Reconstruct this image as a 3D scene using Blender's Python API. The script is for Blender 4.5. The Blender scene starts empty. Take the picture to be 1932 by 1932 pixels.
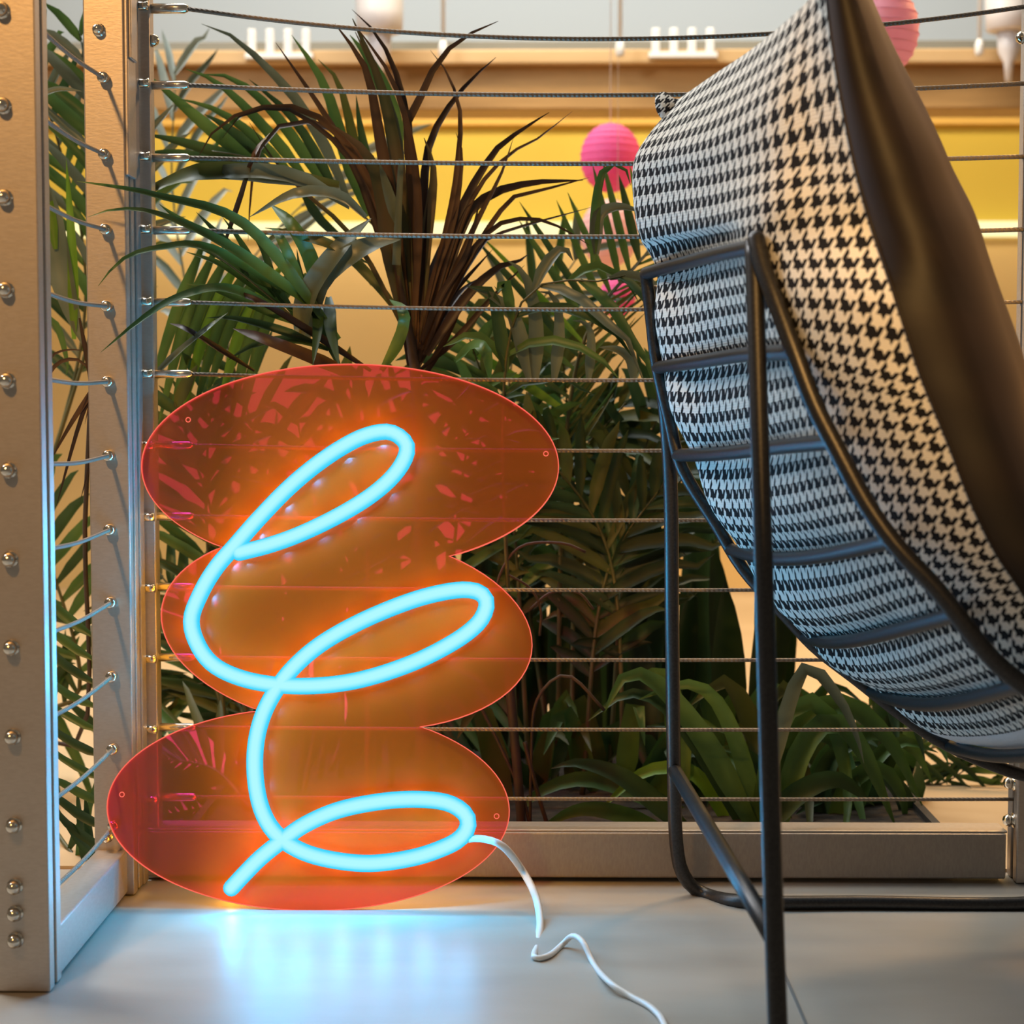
import bpy, bmesh, math, random
from mathutils import Vector, Matrix, Euler
random.seed(7)
scene = bpy.context.scene
C = scene.collection

# ------------------------------------------------------------------ camera
FPX = 3500.0                      # focal length in pixels of the 1932 px frame
CAM_H = 0.557
CAM_Y = -2.113
cam_d = bpy.data.cameras.new('camera')
cam = bpy.data.objects.new('camera', cam_d); C.objects.link(cam)
cam.location = (0, CAM_Y, CAM_H)
cam_d.sensor_width = 36.0; cam_d.sensor_fit = 'HORIZONTAL'
cam_d.lens = FPX / 1932 * 36.0
PITCH = math.atan(221 / FPX); YAW = math.atan(45 / FPX)
cam.rotation_euler = (math.pi / 2 - PITCH, 0, YAW)
cam_d.dof.use_dof = True
cam_d.dof.focus_distance = 2.03
cam_d.dof.aperture_fstop = 6.5
cam_d.clip_start = 0.05
scene.camera = cam
RM = Euler((math.pi / 2 - PITCH, 0, YAW)).to_matrix()
RMT = RM.transposed()

def at(px, py, Y):
    """world point seen at a pixel, standing on the plane y = Y"""
    d = RM @ Vector(((px - 966) / FPX, -(py - 966) / FPX, -1))
    t = (Y - CAM_Y) / d.y
    return Vector((0, CAM_Y, CAM_H)) + d * t

def atz(px, py, Z):
    return at(px, py, Z + CAM_Y)

def onfloor(px, py, z=0.0):
    d = RM @ Vector(((px - 966) / FPX, -(py - 966) / FPX, -1))
    return Vector((0, CAM_Y, CAM_H)) + d * ((z - CAM_H) / d.z)

# ------------------------------------------------------------------ world, lights, exposure
w = bpy.data.worlds.new('world'); scene.world = w; w.use_nodes = True
bg = w.node_tree.nodes['Background']
bg.inputs[0].default_value = (1.0, 0.86, 0.68, 1); bg.inputs[1].default_value = 0.11

def area(name, loc, target, size, power, col, sy=None):
    l = bpy.data.lights.new(name, 'AREA'); l.energy = power; l.color = col
    l.shape = 'RECTANGLE'; l.size = size; l.size_y = sy or size
    o = bpy.data.objects.new(name, l); C.objects.link(o); o.location = loc
    o.rotation_euler = (Vector(target) - Vector(loc)).to_track_quat('-Z', 'Y').to_euler()
    return o

def spot(name, loc, target, power, col, angle, blend=.6, size=.06):
    l = bpy.data.lights.new(name, 'SPOT'); l.energy = power; l.color = col
    l.spot_size = math.radians(angle); l.spot_blend = blend; l.shadow_soft_size = size
    o = bpy.data.objects.new(name, l); C.objects.link(o); o.location = loc
    o.rotation_euler = (Vector(target) - Vector(loc)).to_track_quat('-Z', 'Y').to_euler()
    return o
spot('track_spot_left', (-0.85, -1.75, 1.90), (-0.54, -0.30, 0.74), 118, (1.0, 0.52, 0.16), 40, 1.0)
sp_ = spot('track_spot_right', (0.30, -3.60, 1.75), (0.435, -0.68, 0.76), 680, (1.0, 0.55, 0.17), 13, .9)
sp_.data.specular_factor = .35
area('skylight', (-0.5, 0.9, 3.2), (0.0, 0.2, 0.4), 1.6, 44, (0.88, 0.95, 1.0))
area('cushion_cool_fill', (-1.7, 0.5, 2.4), (0.2, -0.4, 0.6), 0.9, 56, (0.92, 0.96, 1.0))  # added cool fill to brighten the cushion's left side, no opening there
area('wall_wash', (0.0, 1.9, 2.9), (0.0, 3.2, 0.9), 2.4, 74, (1.0, 0.86, 0.60), 0.5)  # unseen warm wash added to brighten the yellow wall
area('white_wall_wash', (0.0, 4.2, 3.2), (0.0, 5.6, 1.9), 4.0, 31, (0.76, 0.89, 1.0), 0.6)  # added cool wash on the white wall, standing in for daylight
area('floor_glow_back', (1.15, 1.3, 1.7), (0.75, 0.6, 0.0), 0.3, 16, (1.0, 0.55, 0.20))  # invented warm source, put in to turn the floor behind orange
scene.cycles.max_bounces = 7; scene.cycles.diffuse_bounces = 3; scene.cycles.glossy_bounces = 3
scene.cycles.transmission_bounces = 3; scene.cycles.transparent_max_bounces = 8
scene.cycles.caustics_reflective = False; scene.cycles.caustics_refractive = False

scene.view_settings.view_transform = 'Standard'
scene.view_settings.look = 'None'
scene.view_settings.exposure = 0.12
scene.view_settings.gamma = 1.0
scene.view_settings.use_curve_mapping = False

# ------------------------------------------------------------------ materials
def principled(name, col, rough=0.5, metal=0.0, spec=0.5, **kw):
    m = bpy.data.materials.new(name); m.use_nodes = True
    b = m.node_tree.nodes['Principled BSDF']
    b.inputs['Base Color'].default_value = (*col, 1)
    b.inputs['Roughness'].default_value = rough
    b.inputs['Metallic'].default_value = metal
    b.inputs['Specular IOR Level'].default_value = spec
    for k, v in kw.items():
        b.inputs[k].default_value = v
    return m

def N(m, t, **kw):
    n = m.node_tree.nodes.new(t)
    for k, v in kw.items(): setattr(n, k, v)
    return n

def L(m, a, b): m.node_tree.links.new(a, b)

def noisy(m, c1, c2, scale, detail=4, stretch=(1, 1, 1), bump=0.0, coord='Object', lo=0.35, hi=0.65):
    b = m.node_tree.nodes['Principled BSDF']
    tc = N(m, 'ShaderNodeTexCoord'); mp = N(m, 'ShaderNodeMapping')
    mp.inputs['Scale'].default_value = stretch
    nz = N(m, 'ShaderNodeTexNoise'); nz.inputs['Scale'].default_value = scale; nz.inputs['Detail'].default_value = detail
    cr = N(m, 'ShaderNodeValToRGB')
    cr.color_ramp.elements[0].color = (*c1, 1); cr.color_ramp.elements[1].color = (*c2, 1)
    cr.color_ramp.elements[0].position = lo; cr.color_ramp.elements[1].position = hi
    L(m, tc.outputs[coord], mp.inputs[0]); L(m, mp.outputs[0], nz.inputs['Vector'])
    L(m, nz.outputs['Fac'], cr.inputs[0]); L(m, cr.outputs[0], b.inputs['Base Color'])
    if bump:
        bp = N(m, 'ShaderNodeBump'); bp.inputs['Strength'].default_value = bump; bp.inputs['Distance'].default_value = 0.002
        L(m, nz.outputs['Fac'], bp.inputs['Height']); L(m, bp.outputs[0], b.inputs['Normal'])
    return m

def emission(name, col, s):
    m = bpy.data.materials.new(name); m.use_nodes = True
    m.node_tree.nodes.clear()
    e = N(m, 'ShaderNodeEmission'); e.inputs[0].default_value = (*col, 1); e.inputs[1].default_value = s
    o = N(m, 'ShaderNodeOutputMaterial'); L(m, e.outputs[0], o.inputs[0])
    return m

M = {}
M['floor'] = noisy(principled('deck floor', (.5, .45, .4), 0.42, spec=0.35), (.37, .32, .26), (.43, .38, .315), 4, 5, (1, 2.5, 1))
M['floor_back'] = noisy(principled('tan floor', (.6, .42, .22), .6), (.56, .38, .20), (.64, .45, .25), 3, 3)
M['seam'] = principled('floor joint', (.16, .16, .15), .6)
M['wall_yellow'] = noisy(principled('yellow wall', (.75, .5, .08), .7), (.64, .44, .05), (.72, .51, .07), 1.2, 2)
M['wall_tan'] = noisy(principled('tan wall', (.75, .5, .3), .7), (.74, .51, .19), (.79, .56, .24), 1.5, 2)
M['wall_orange'] = principled('ochre band', (.78, .46, .10), .7)
M['wall_white'] = principled('white wall', (.80, .83, .85), .7)
M['grey_rail'] = principled('grey track', (.22, .22, .20), .6)
M['wood'] = noisy(principled('beam wood', (.5, .3, .12), .55), (.36, .20, .07), (.50, .29, .11), 3, 5, (1, 8, 8), 0.2)
M['wood_light'] = noisy(principled('beam cap wood', (.6, .4, .2), .55), (.56, .36, .17), (.66, .44, .23), 3, 5, (1, 8, 8), 0.2)
M['steel'] = noisy(principled('brushed steel', (.6, .53, .46), .42, .75), (.53, .46, .39), (.57, .50, .43), 160, 3, (1, 1, 3), 0.05)
M['steel_dark'] = noisy(principled('dull steel', (.4, .34, .30), .5, .6), (.36, .31, .27), (.40, .35, .30), 160, 3, (3, 1, 1), 0.05)
M['bolt'] = principled('polished bolt', (.78, .70, .58), .16, 1.0)
M['swage'] = principled('polished fitting', (.80, .74, .66), .2, 1.0)
def cable_mat():
    m = principled('twisted steel cable', (.24, .19, .14), .5, .3)
    b = m.node_tree.nodes['Principled BSDF']
    tc = N(m, 'ShaderNodeTexCoord'); wv = N(m, 'ShaderNodeTexWave')
    wv.wave_type = 'BANDS'; wv.bands_direction = 'DIAGONAL'; wv.inputs['Scale'].default_value = 120
    bp = N(m, 'ShaderNodeBump'); bp.inputs['Strength'].default_value = .8; bp.inputs['Distance'].default_value = .001
    L(m, tc.outputs['Object'], wv.inputs['Vector']); L(m, wv.outputs['Fac'], bp.inputs['Height']); L(m, bp.outputs[0], b.inputs['Normal'])
    return m
M['cable'] = cable_mat()
M['black_metal'] = noisy(principled('black powder coat', (.02, .017, .014), .40, 0.85, .75), (.052, .049, .048), (.068, .064, .062), 400, 2, bump=.05)
M['brown'] = noisy(principled('dark brown leather', (.03, .015, .01), .62, spec=.35), (.0055, .0028, .002), (.009, .0045, .003), 9, 4, (1, 1, 3), 0.15)
M['brown'].node_tree.nodes['Principled BSDF'].inputs['Sheen Weight'].default_value = .10
M['brown'].node_tree.nodes['Principled BSDF'].inputs['Sheen Tint'].default_value = (.75, .55, .5, 1)
M['lining'] = noisy(principled('white lining', (.7, .7, .7), .85), (.68, .69, .70), (.76, .76, .77), 300, 2, bump=.1)
M['trough'] = principled('dark planter', (.03, .028, .025), .7)
M['soil'] = noisy(principled('soil', (.03, .02, .012), .9), (.015, .01, .007), (.05, .035, .02), 60, 6, bump=.6)

def houndstooth():
    m = principled('houndstooth cloth', (.8, .75, .65), .9, spec=.15)
    b = m.node_tree.nodes['Principled BSDF']
    def math_(op, a, bb=None, clamp=False):
        n = N(m, 'ShaderNodeMath', operation=op); n.use_clamp = clamp
        for i, v in enumerate((a, bb)):
            if v is None: continue
            if isinstance(v, (int, float)): n.inputs[i].default_value = v
            else: L(m, v, n.inputs[i])
        return n.outputs[0]
    uv = N(m, 'ShaderNodeUVMap'); uv.uv_map = 'weave'
    nz = N(m, 'ShaderNodeTexNoise'); nz.inputs['Scale'].default_value = 9.0; nz.inputs['Detail'].default_value = 3
    L(m, uv.outputs[0], nz.inputs['Vector'])
    sp = N(m, 'ShaderNodeSeparateXYZ'); L(m, uv.outputs[0], sp.inputs[0])
    jit = math_('MULTIPLY', math_('SUBTRACT', nz.outputs['Fac'], .5), .14)
    u = math_('ADD', sp.outputs[0], jit); v = math_('ADD', sp.outputs[1], jit)
    A = math_('LESS_THAN', math_('FRACT', u), .50)
    B = math_('LESS_THAN', math_('FRACT', v), .50)
    D = math_('LESS_THAN', math_('FRACT', math_('MULTIPLY', math_('SUBTRACT', u, v), 2.0)), .5)
    dark = math_('ADD', math_('MULTIPLY', D, A), math_('MULTIPLY', math_('SUBTRACT', 1.0, D), B))
    mix = N(m, 'ShaderNodeMix', data_type='RGBA')
    mix.inputs[6].default_value = (.80, .75, .66, 1); mix.inputs[7].default_value = (.014, .012, .012, 1)
    L(m, dark, mix.inputs[0]); L(m, mix.outputs[2], b.inputs['Base Color'])
    # thread relief
    th = math_('ADD', math_('SINE', math_('MULTIPLY', u, 50.0)), math_('SINE', math_('MULTIPLY', v, 50.0)))
    bp = N(m, 'ShaderNodeBump'); bp.inputs['Strength'].default_value = .35; bp.inputs['Distance'].default_value = .0008
    L(m, th, bp.inputs['Height']); L(m, bp.outputs[0], b.inputs['Normal'])
    return m
M['hound'] = houndstooth()

def leaf_mat(name, c1, c2, rough=.42, trans=.25):
    m = principled(name, c1, rough, spec=.45)
    noisy(m, c1, c2, 14, 3, (1, 1, 1))
    nt = m.node_tree; b = nt.nodes['Principled BSDF']; out = nt.nodes['Material Output']
    tr = N(m, 'ShaderNodeBsdfTranslucent')
    mx = N(m, 'ShaderNodeMixShader'); mx.inputs[0].default_value = trans
    cr = [n for n in nt.nodes if n.type == 'VALTORGB'][0]
    L(m, cr.outputs[0], tr.inputs[0])
    L(m, b.outputs[0], mx.inputs[1]); L(m, tr.outputs[0], mx.inputs[2]); L(m, mx.outputs[0], out.inputs[0])
    return m
M['leaf'] = leaf_mat('palm leaf', (.05, .12, .030), (.10, .19, .045))
M['leaf_pale'] = leaf_mat('pale leaf', (.26, .31, .26), (.36, .40, .34))
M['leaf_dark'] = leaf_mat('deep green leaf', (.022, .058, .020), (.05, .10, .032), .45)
M['leaf_shaded'] = leaf_mat('leaf darkened as shade', (.010, .026, .008), (.024, .048, .012), .5)  # shade between sign and chair put into a darker leaf colour
M['leaf_bright'] = leaf_mat('young palm leaf', (.11, .25, .02), (.18, .34, .04))
M['leaf_grey'] = leaf_mat('grey green leaf', (.10, .13, .09), (.17, .20, .14), .38)
M['leaf_olive'] = leaf_mat('olive leaf', (.06, .085, .015), (.11, .11, .03), .5)
M['dry'] = leaf_mat('dried brown leaf', (.045, .022, .010), (.10, .050, .022), .55, .12)
M['dry_dark'] = leaf_mat('dark dried leaf', (.018, .010, .008), (.040, .020, .014), .5, .05)
M['dry_green'] = leaf_mat('half dried leaf', (.045, .055, .02), (.10, .065, .03), .5, .15)
M['stem'] = noisy(principled('palm stalk', (.10, .09, .03), .5), (.05, .06, .02), (.12, .11, .04), 20, 3)
M['stem_dark'] = noisy(principled('dry stalk', (.05, .03, .02), .6), (.03, .018, .014), (.07, .04, .028), 20, 3)
M['pink'] = principled('hot pink paper', (.95, .20, .48), .7)
M['pale_pink'] = principled('pale pink paper', (.95, .58, .68), .7)
M['blush'] = principled('blush paper', (.92, .62, .60), .7)
for k in ('pink', 'pale_pink', 'blush'):
    m = M[k]; b = m.node_tree.nodes['Principled BSDF']; tl = N(m, 'ShaderNodeBsdfTranslucent'); tl.inputs[0].default_value = b.inputs['Base Color'].default_value
    mx = N(m, 'ShaderNodeMixShader'); mx.inputs[0].default_value = .45
    L(m, b.outputs[0], mx.inputs[1]); L(m, tl.outputs[0], mx.inputs[2]); L(m, mx.outputs[0], m.node_tree.nodes['Material Output'].inputs[0])
M['wire'] = principled('dark wire', (.04, .04, .04), .5)
M['clip'] = principled('white plastic', (.85, .85, .86), .4)
M['jar'] = principled('frosted plastic', (.80, .76, .78), .35)
M['cord'] = principled('clear white cord', (.80, .76, .70), .35)

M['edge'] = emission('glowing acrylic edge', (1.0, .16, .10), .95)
M['strip'] = emission('warm light strip', (1.0, .86, .42), 1.3)
M['channel'] = principled('clear tube channel', (.55, .50, .75), .3)

def acrylic():
    m = bpy.data.materials.new('fluorescent acrylic'); m.use_nodes = True
    nt = m.node_tree; nt.nodes.clear()
    tr = N(m, 'ShaderNodeBsdfTransparent'); tr.inputs[0].default_value = (.85, .03, .45, 1)
    df = N(m, 'ShaderNodeBsdfDiffuse'); df.inputs[0].default_value = (.95, .17, .012, 1)
    tl = N(m, 'ShaderNodeBsdfTranslucent'); tl.inputs[0].default_value = (.95, .30, .012, 1)
    gl = N(m, 'ShaderNodeBsdfGlossy'); gl.inputs['Roughness'].default_value = .22; gl.inputs[0].default_value = (1, 1, 1, 1)
    mx1 = N(m, 'ShaderNodeMixShader'); mx1.inputs[0].default_value = .60
    L(m, df.outputs[0], mx1.inputs[1]); L(m, tl.outputs[0], mx1.inputs[2])
    mx2 = N(m, 'ShaderNodeMixShader'); mx2.inputs[0].default_value = .42
    L(m, tr.outputs[0], mx2.inputs[1]); L(m, mx1.outputs[0], mx2.inputs[2])
    fr = N(m, 'ShaderNodeFresnel'); fr.inputs[0].default_value = 1.45
    mx3 = N(m, 'ShaderNodeMixShader')
    L(m, fr.outputs[0], mx3.inputs[0]); L(m, mx2.outputs[0], mx3.inputs[1]); L(m, gl.outputs[0], mx3.inputs[2])
    o = N(m, 'ShaderNodeOutputMaterial'); L(m, mx3.outputs[0], o.inputs[0])
    return m
M['acrylic'] = acrylic()

# ------------------------------------------------------------------ mesh helpers
def tag(o, label=None, cat=None, group=None, kind=None):
    if label: o['label'] = label
    if cat: o['category'] = cat
    if group: o['group'] = group
    if kind: o['kind'] = kind
    return o

def empty(name, loc, label, cat, group=None):
    o = bpy.data.objects.new(name, None); C.objects.link(o); o.location = loc
    o.empty_display_size = .05
    return tag(o, label, cat, group)

def root_loc(parent):
    p = Vector((0, 0, 0))
    while parent is not None:
        p = p + Vector(parent.location); parent = parent.parent
    return p

def mk(name, verts, faces, mat, parent=None, smooth=True):
    """one mesh object; verts in world space, stored relative to the parent"""
    off = root_loc(parent)
    me = bpy.data.meshes.new(name)
    me.from_pydata([Vector(v) - off for v in verts], [], faces)
    me.materials.append(M[mat] if isinstance(mat, str) else mat)
    if smooth:
        me.polygons.foreach_set('use_smooth', [True] * len(me.polygons))
    me.update()
    o = bpy.data.objects.new(name, me); C.objects.link(o)
    if parent is not None: o.parent = parent
    return o

def mkb(name, bm, mat, parent=None, smooth=False):
    off = root_loc(parent)
    bmesh.ops.translate(bm, vec=-off, verts=bm.verts)
    me = bpy.data.meshes.new(name); bm.to_mesh(me); bm.free()
    me.materials.append(M[mat])
    if smooth: me.polygons.foreach_set('use_smooth', [True] * len(me.polygons))
    o = bpy.data.objects.new(name, me); C.objects.link(o)
    if parent is not None: o.parent = parent
    return o

def box(name, x0, x1, y0, y1, z0, z1, mat, parent=None, bev=0.0015):
    bm = bmesh.new(); bmesh.ops.create_cube(bm, size=1)
    for v in bm.verts:
        v.co = Vector((x0 + (v.co.x + .5) * (x1 - x0), y0 + (v.co.y + .5) * (y1 - y0), z0 + (v.co.z + .5) * (z1 - z0)))
    if bev: bmesh.ops.bevel(bm, geom=bm.edges[:], offset=bev, segments=2, affect='EDGES', profile=.5)
    return mkb(name, bm, mat, parent)

def spline(pts, n):
    """Catmull-Rom through pts (Vectors), n samples, roughly even"""
    P = [Vector(p) for p in pts]
    if len(P) == 2: return [P[0].lerp(P[1], i / (n - 1)) for i in range(n)]
    Q = [P[0] * 2 - P[1]] + P + [P[-1] * 2 - P[-2]]
    dense = []
    for i in range(1, len(Q) - 2):
        a, b, c, d = Q[i - 1:i + 3]
        for k in range(12):
            t = k / 12
            dense.append(.5 * ((2 * b) + (c - a) * t + (2 * a - 5 * b + 4 * c - d) * t * t + (3 * b - a - 3 * c + d) * t ** 3))
    dense.append(P[-1])
    L_ = [0]
    for i in range(1, len(dense)): L_.append(L_[-1] + (dense[i] - dense[i - 1]).length)
    out = []; j = 0
    for i in range(n):
        s = L_[-1] * i / (n - 1)
        while j < len(L_) - 2 and L_[j + 1] < s: j += 1
        f = (s - L_[j]) / max(1e-9, L_[j + 1] - L_[j])
        out.append(dense[j].lerp(dense[j + 1], min(1, max(0, f))))
    return out

def tube_geo(pts, r, seg=8, caps=True, roundcap=False):
    V, F = [], []
    n = len(pts)
    T = [(pts[min(i + 1, n - 1)] - pts[max(i - 1, 0)]).normalized() for i in range(n)]
    up = Vector((0, 0, 1))
    if abs(T[0].dot(up)) > .9: up = Vector((0, 1, 0))
    u = (up - T[0] * up.dot(T[0])).normalized()
    rings = []
    for i in range(n):
        u = (u - T[i] * u.dot(T[i])).normalized(); v = T[i].cross(u)
        ri = r(i / (n - 1)) if callable(r) else r
        rings.append((pts[i], u.copy(), v.copy(), ri))
    if roundcap:
        def capr(ring, sgn, t):
            res = []
            for k in range(1, 4):
                a = k * math.pi / 8
                res.append((ring[0] + t * sgn * ring[3] * math.sin(a), ring[1], ring[2], ring[3] * math.cos(a)))
            return res
        rings = capr(rings[0], -1, T[0])[::-1] + rings + capr(rings[-1], 1, T[-1])
    for c, u_, v_, ri in rings:
        for k in range(seg):
            a = 2 * math.pi * k / seg
            V.append(c + u_ * math.cos(a) * ri + v_ * math.sin(a) * ri)
    m = len(rings)
    for i in range(m - 1):
        for k in range(seg):
            F.append((i * seg + k, i * seg + (k + 1) % seg, (i + 1) * seg + (k + 1) % seg, (i + 1) * seg + k))
    if caps:
        F.append(tuple(range(seg))[::-1]); F.append(tuple((m - 1) * seg + k for k in range(seg)))
    return V, F

def tube(name, pts, r, mat, parent=None, n=None, seg=8, roundcap=False):
    P = spline(pts, n) if n else [Vector(p) for p in pts]
    V, F = tube_geo(P, r, seg, roundcap=roundcap)
    return mk(name, V, F, mat, parent)

def lathe(name, origin, axis, prof, mat, parent=None, seg=14):
    """prof: list of (distance along axis, radius)"""
    ax = Vector(axis).normalized()
    u = ax.orthogonal().normalized(); v = ax.cross(u)
    V, F = [], []
    for s, r in prof:
        for k in range(seg):
            a = 2 * math.pi * k / seg
            V.append(Vector(origin) + ax * s + (u * math.cos(a) + v * math.sin(a)) * r)
    for i in range(len(prof) - 1):
        for k in range(seg):
            F.append((i * seg + k, i * seg + (k + 1) % seg, (i + 1) * seg + (k + 1) % seg, (i + 1) * seg + k))
    F.append(tuple(range(seg))[::-1]); F.append(tuple((len(prof) - 1) * seg + k for k in range(seg)))
    return mk(name, V, F, mat, parent)

def dome_bolt(p, axis, parent, r=.0062):
    """washer + collar + domed cap nut"""
    return lathe('bolt', p, axis, [(0, r * 1.15), (.0012, r * 1.15), (.0013, r * .8), (.0045, r * .82), (.0046, r), (.0085, r * .92), (.0115, r * .6), (.0128, r * .15)], 'bolt', parent)

# ------------------------------------------------------------------ the setting
o = box('floor', -3.2, 3.2, -4.2, 6.0, -.08, 0, 'floor', bev=0); tag(o, 'beige deck floor under the sign and chair', 'floor', kind='structure')
j = box('floor_joint', .2385, .2415, -4.0, -.335, -.004, .0006, 'seam', o, bev=0)
o = box('floor_back', -3.2, 3.2, .032, 6.0, 0, .004, 'floor_back', bev=0); tag(o, 'tan floor beyond the planter', 'floor', kind='structure')
YW = 3.2
def zat(py, Y): return at(1011, py, Y).z
o = box('wall_back', -3.2, 3.2, YW, YW + .1, 0, zat(150, YW), 'wall_yellow', bev=0)
tag(o, 'yellow wall behind the plants', 'wall', kind='structure')
o2 = box('wainscot', -3.19, 3.19, YW - .03, YW, 0, zat(449, YW), 'wall_tan', o, bev=.003)
o3 = box('ochre_band', -3.19, 3.19, YW - .02, YW, zat(238, YW), zat(208, YW), 'wall_orange', o, bev=.003)
o4 = box('light_strip', -3.18, 3.18, YW - .05, YW, zat(448, YW), zat(421, YW), 'strip', o, bev=.003)
YB = 2.6
bm_ = box('trim_1', -3.2, 3.2, YB, YB + .16, zat(206, YB), zat(124, YB), 'wood', bev=.004); tag(bm_, 'brown wooden beam above the yellow wall', 'beam', kind='structure')
box('beam_cap', -3.2, 3.2, YB - .03, YB + .2, zat(124, YB), zat(97, YB), 'wood_light', bm_, bev=.004)
box('yellow_rail', -3.2, 3.2, YB + .12, YB + .16, zat(97, YB), zat(84, YB), 'wall_yellow', bm_, bev=.002)
box('grey_track', -3.2, 3.2, YB + .08, YB + .12, zat(84, YB), zat(66, YB), 'grey_rail', bm_, bev=.002)
# posts that carry the beam, beyond the frame on both sides
for x in (-2.6, 2.6): box('beam_post', x - .06, x + .06, YB + .02, YB + .14, 0, zat(206, YB), 'wood', bm_, bev=.004)
o = box('wall_far', -3.2, 3.2, 5.7, 5.8, 0, 3.6, 'wall_white', bev=0); tag(o, 'pale white wall far above the beam', 'wall', kind='structure')

# ------------------------------------------------------------------ railing posts
STEP = .0812; Z0 = .0935
cab_z = [Z0 + STEP * k for k in range(12)]
# near post (front left)
np_ = empty('railing_post', (-.478, -.398, 0), 'wide bronze-toned steel post at the left edge with a row of domed bolts', 'post', 'railing posts')
box('front_plate', -.506, -.4525, -.420, -.403, .001, 1.25, 'steel', np_)
box('core_bar', -.500, -.4555, -.403, -.394, .001, 1.25, 'steel_dark', np_, bev=.0005)
box('back_plate', -.506, -.4525, -.394, -.377, .001, 1.25, 'steel', np_)
bys = [20, 200, 373, 547, 718, 887, 1055, 1222, 1390, 1557, 1672, 1723, 1773]
for i, y in enumerate(bys):
    p = at(4 + (y - 20) / 1753 * 26, y, -.420)
    dome_bolt(p, (0, -1, 0), np_, .0066)
# corner post
cp = empty('railing_post', (-.468, -.06, 0), 'steel corner post behind the sign where both railings meet', 'post', 'railing posts')
box('front_plate', -.4905, -.4465, -.083, -.066, .001, 1.25, 'steel', cp)
box('core_bar', -.4865, -.4505, -.066, -.056, .001, 1.25, 'steel_dark', cp, bev=.0005)
box('back_plate', -.4905, -.4465, -.056, -.040, .001, 1.25, 'steel', cp)
box('angle_bar', -.4500, -.4440, -.040, -.018, .001, 1.25, 'steel_dark', cp)
box('end_bar', -.4490, -.4330, -.012, .012, .001, 1.25, 'steel', cp)
box('cover_plate', -.4465, -.4420, -.0825, -.044, zat(330, -.08), 1.25, 'steel', cp)
box('cover_plate', -.4420, -.4385, -.0800, -.050, zat(108, -.08), 1.25, 'steel', cp)
dome_bolt(at(187, 57, -.083), (0, -1, 0), cp); dome_bolt(at(204, 1580, -.083), (0, -1, 0), cp, .0048)
dome_bolt(at(279, 76, 0), (1, 0, 0), cp, .0075)
# right post
rp = empty('railing_post', (.57, 0, 0), 'grey steel post at the right edge behind the lounge chair', 'post', 'railing posts')
box('front_bar', .548, .592, -.022, -.005, .001, 1.25, 'steel', rp)
box('core_bar', .552, .588, -.005, .005, .001, 1.25, 'steel_dark', rp, bev=.0005)
box('back_bar', .548, .592, .005, .022, .001, 1.25, 'steel', rp)
for y in (73, 1475, 1545): dome_bolt(Vector((.548, -.006, zat(y, -.006))), (-1, 0, 0), rp, .0075)

# back railing
br = empty('cable_railing', (.05, 0, 0), 'long cable railing running behind the sign with twelve steel cables', 'railing', 'cable railings')
box('bottom_rail', -.446, .536, -.022, .020, .006, .058, 'steel_dark', br, bev=.002)
box('rail_cap', -.446, .538, -.018, .024, .058, .0605, 'steel', br, bev=.0008)
sagpx = [58, 20, 12, 13, 14, 12, 10, 7, 5, 4, 3, 2]
for k in range(12):
    z = cab_z[k]; i = 11 - k
    sag = sagpx[i] * 2.113 / FPX
    zl = z + (.004 if i == 0 else 0)
    xs = [-.395 + (.945) * t / 14 for t in range(15)]
    pts = [Vector((x, 0, zl - sag * (1 - (2 * t / 14 - 1) ** 2))) for t, x in enumerate(xs)]
    c = tube('cable', pts, .0022 if i > 3 else .0026, 'cable', br, n=40, seg=8)
    R = .0049 if i else .0056
    lathe('swage_fitting', Vector((-.433, 0, zl)), (1, 0, 0), [(0, R), (.037, R), (.040, R * .8), (.042, R * .55)], 'swage', c, 12)
    lathe('anchor_nut', Vector((-.4438, -.016, zl)), (1, 0, 0), [(0, .0052), (.0105, .0052)], 'bolt', c, 6)
# side railing, running towards the camera on the left
sr = empty('cable_railing', (-.47, -.23, 0), 'short cable railing running forward on the left with blue-lit cables', 'railing', 'cable railings')
sb = box('bottom_rail', -.488, -.454, -.377, -.083, .004, .052, 'steel', sr, bev=.002)
for y in [145, 290, 432, 577, 720, 860, 1000, 1138, 1278, 1415, 1560]:
    p = at(184 + (y - 145) / 1415 * 15, y, -.094)
    z = p.z; x = -.4675
    a = Vector((x, -.083, z)); b = Vector((x + .002, -.377, z + .0015))
    mid = (a + b) / 2 - Vector((0, 0, .0035))
    c = tube('cable', [a, mid, b], .0023, 'cable', sr, n=12)
    lathe('swage_fitting', Vector((x, -.083, z)), (0, -1, 0), [(0, .0058), (.001, .0062), (.011, .0062), (.0125, .0045), (.013, .0028)], 'bolt', c, 12)

# ------------------------------------------------------------------ neon sign
sg_bot_y = onfloor(600, 1717).y
SG_H = .615
TILT = math.asin((-.0075 - sg_bot_y) / SG_H)
n_pan = Vector((0, -math.cos(TILT), math.sin(TILT)))       # towards the viewer
p_pan = Vector((0, sg_bot_y, .0))
def on_panel(px, py, off=0.0):
    d = RM @ Vector(((px - 966) / FPX, -(py - 966) / FPX, -1))
    o0 = Vector((0, CAM_Y, CAM_H))
    t = (p_pan + n_pan * off - o0).dot(n_pan) / d.dot(n_pan)
    return o0 + d * t
sign = empty('neon_sign', (-.21, sg_bot_y, 0), 'lit turquoise neon squiggle on a see-through orange acrylic panel of three ovals', 'neon sign')
ELL = [(660.5, 880, 392.5, 192, 0.0), (654, 1189, 349, 186, .08), (581.5, 1527, 378.5, 190, .01)]
def inside(i, x, y):
    cx, cy, a, b, t = ELL[i]
    return ((x - cx) / a) ** 2 + ((y - cy - t * (x - cx)) / b) ** 2 < 1
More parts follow.
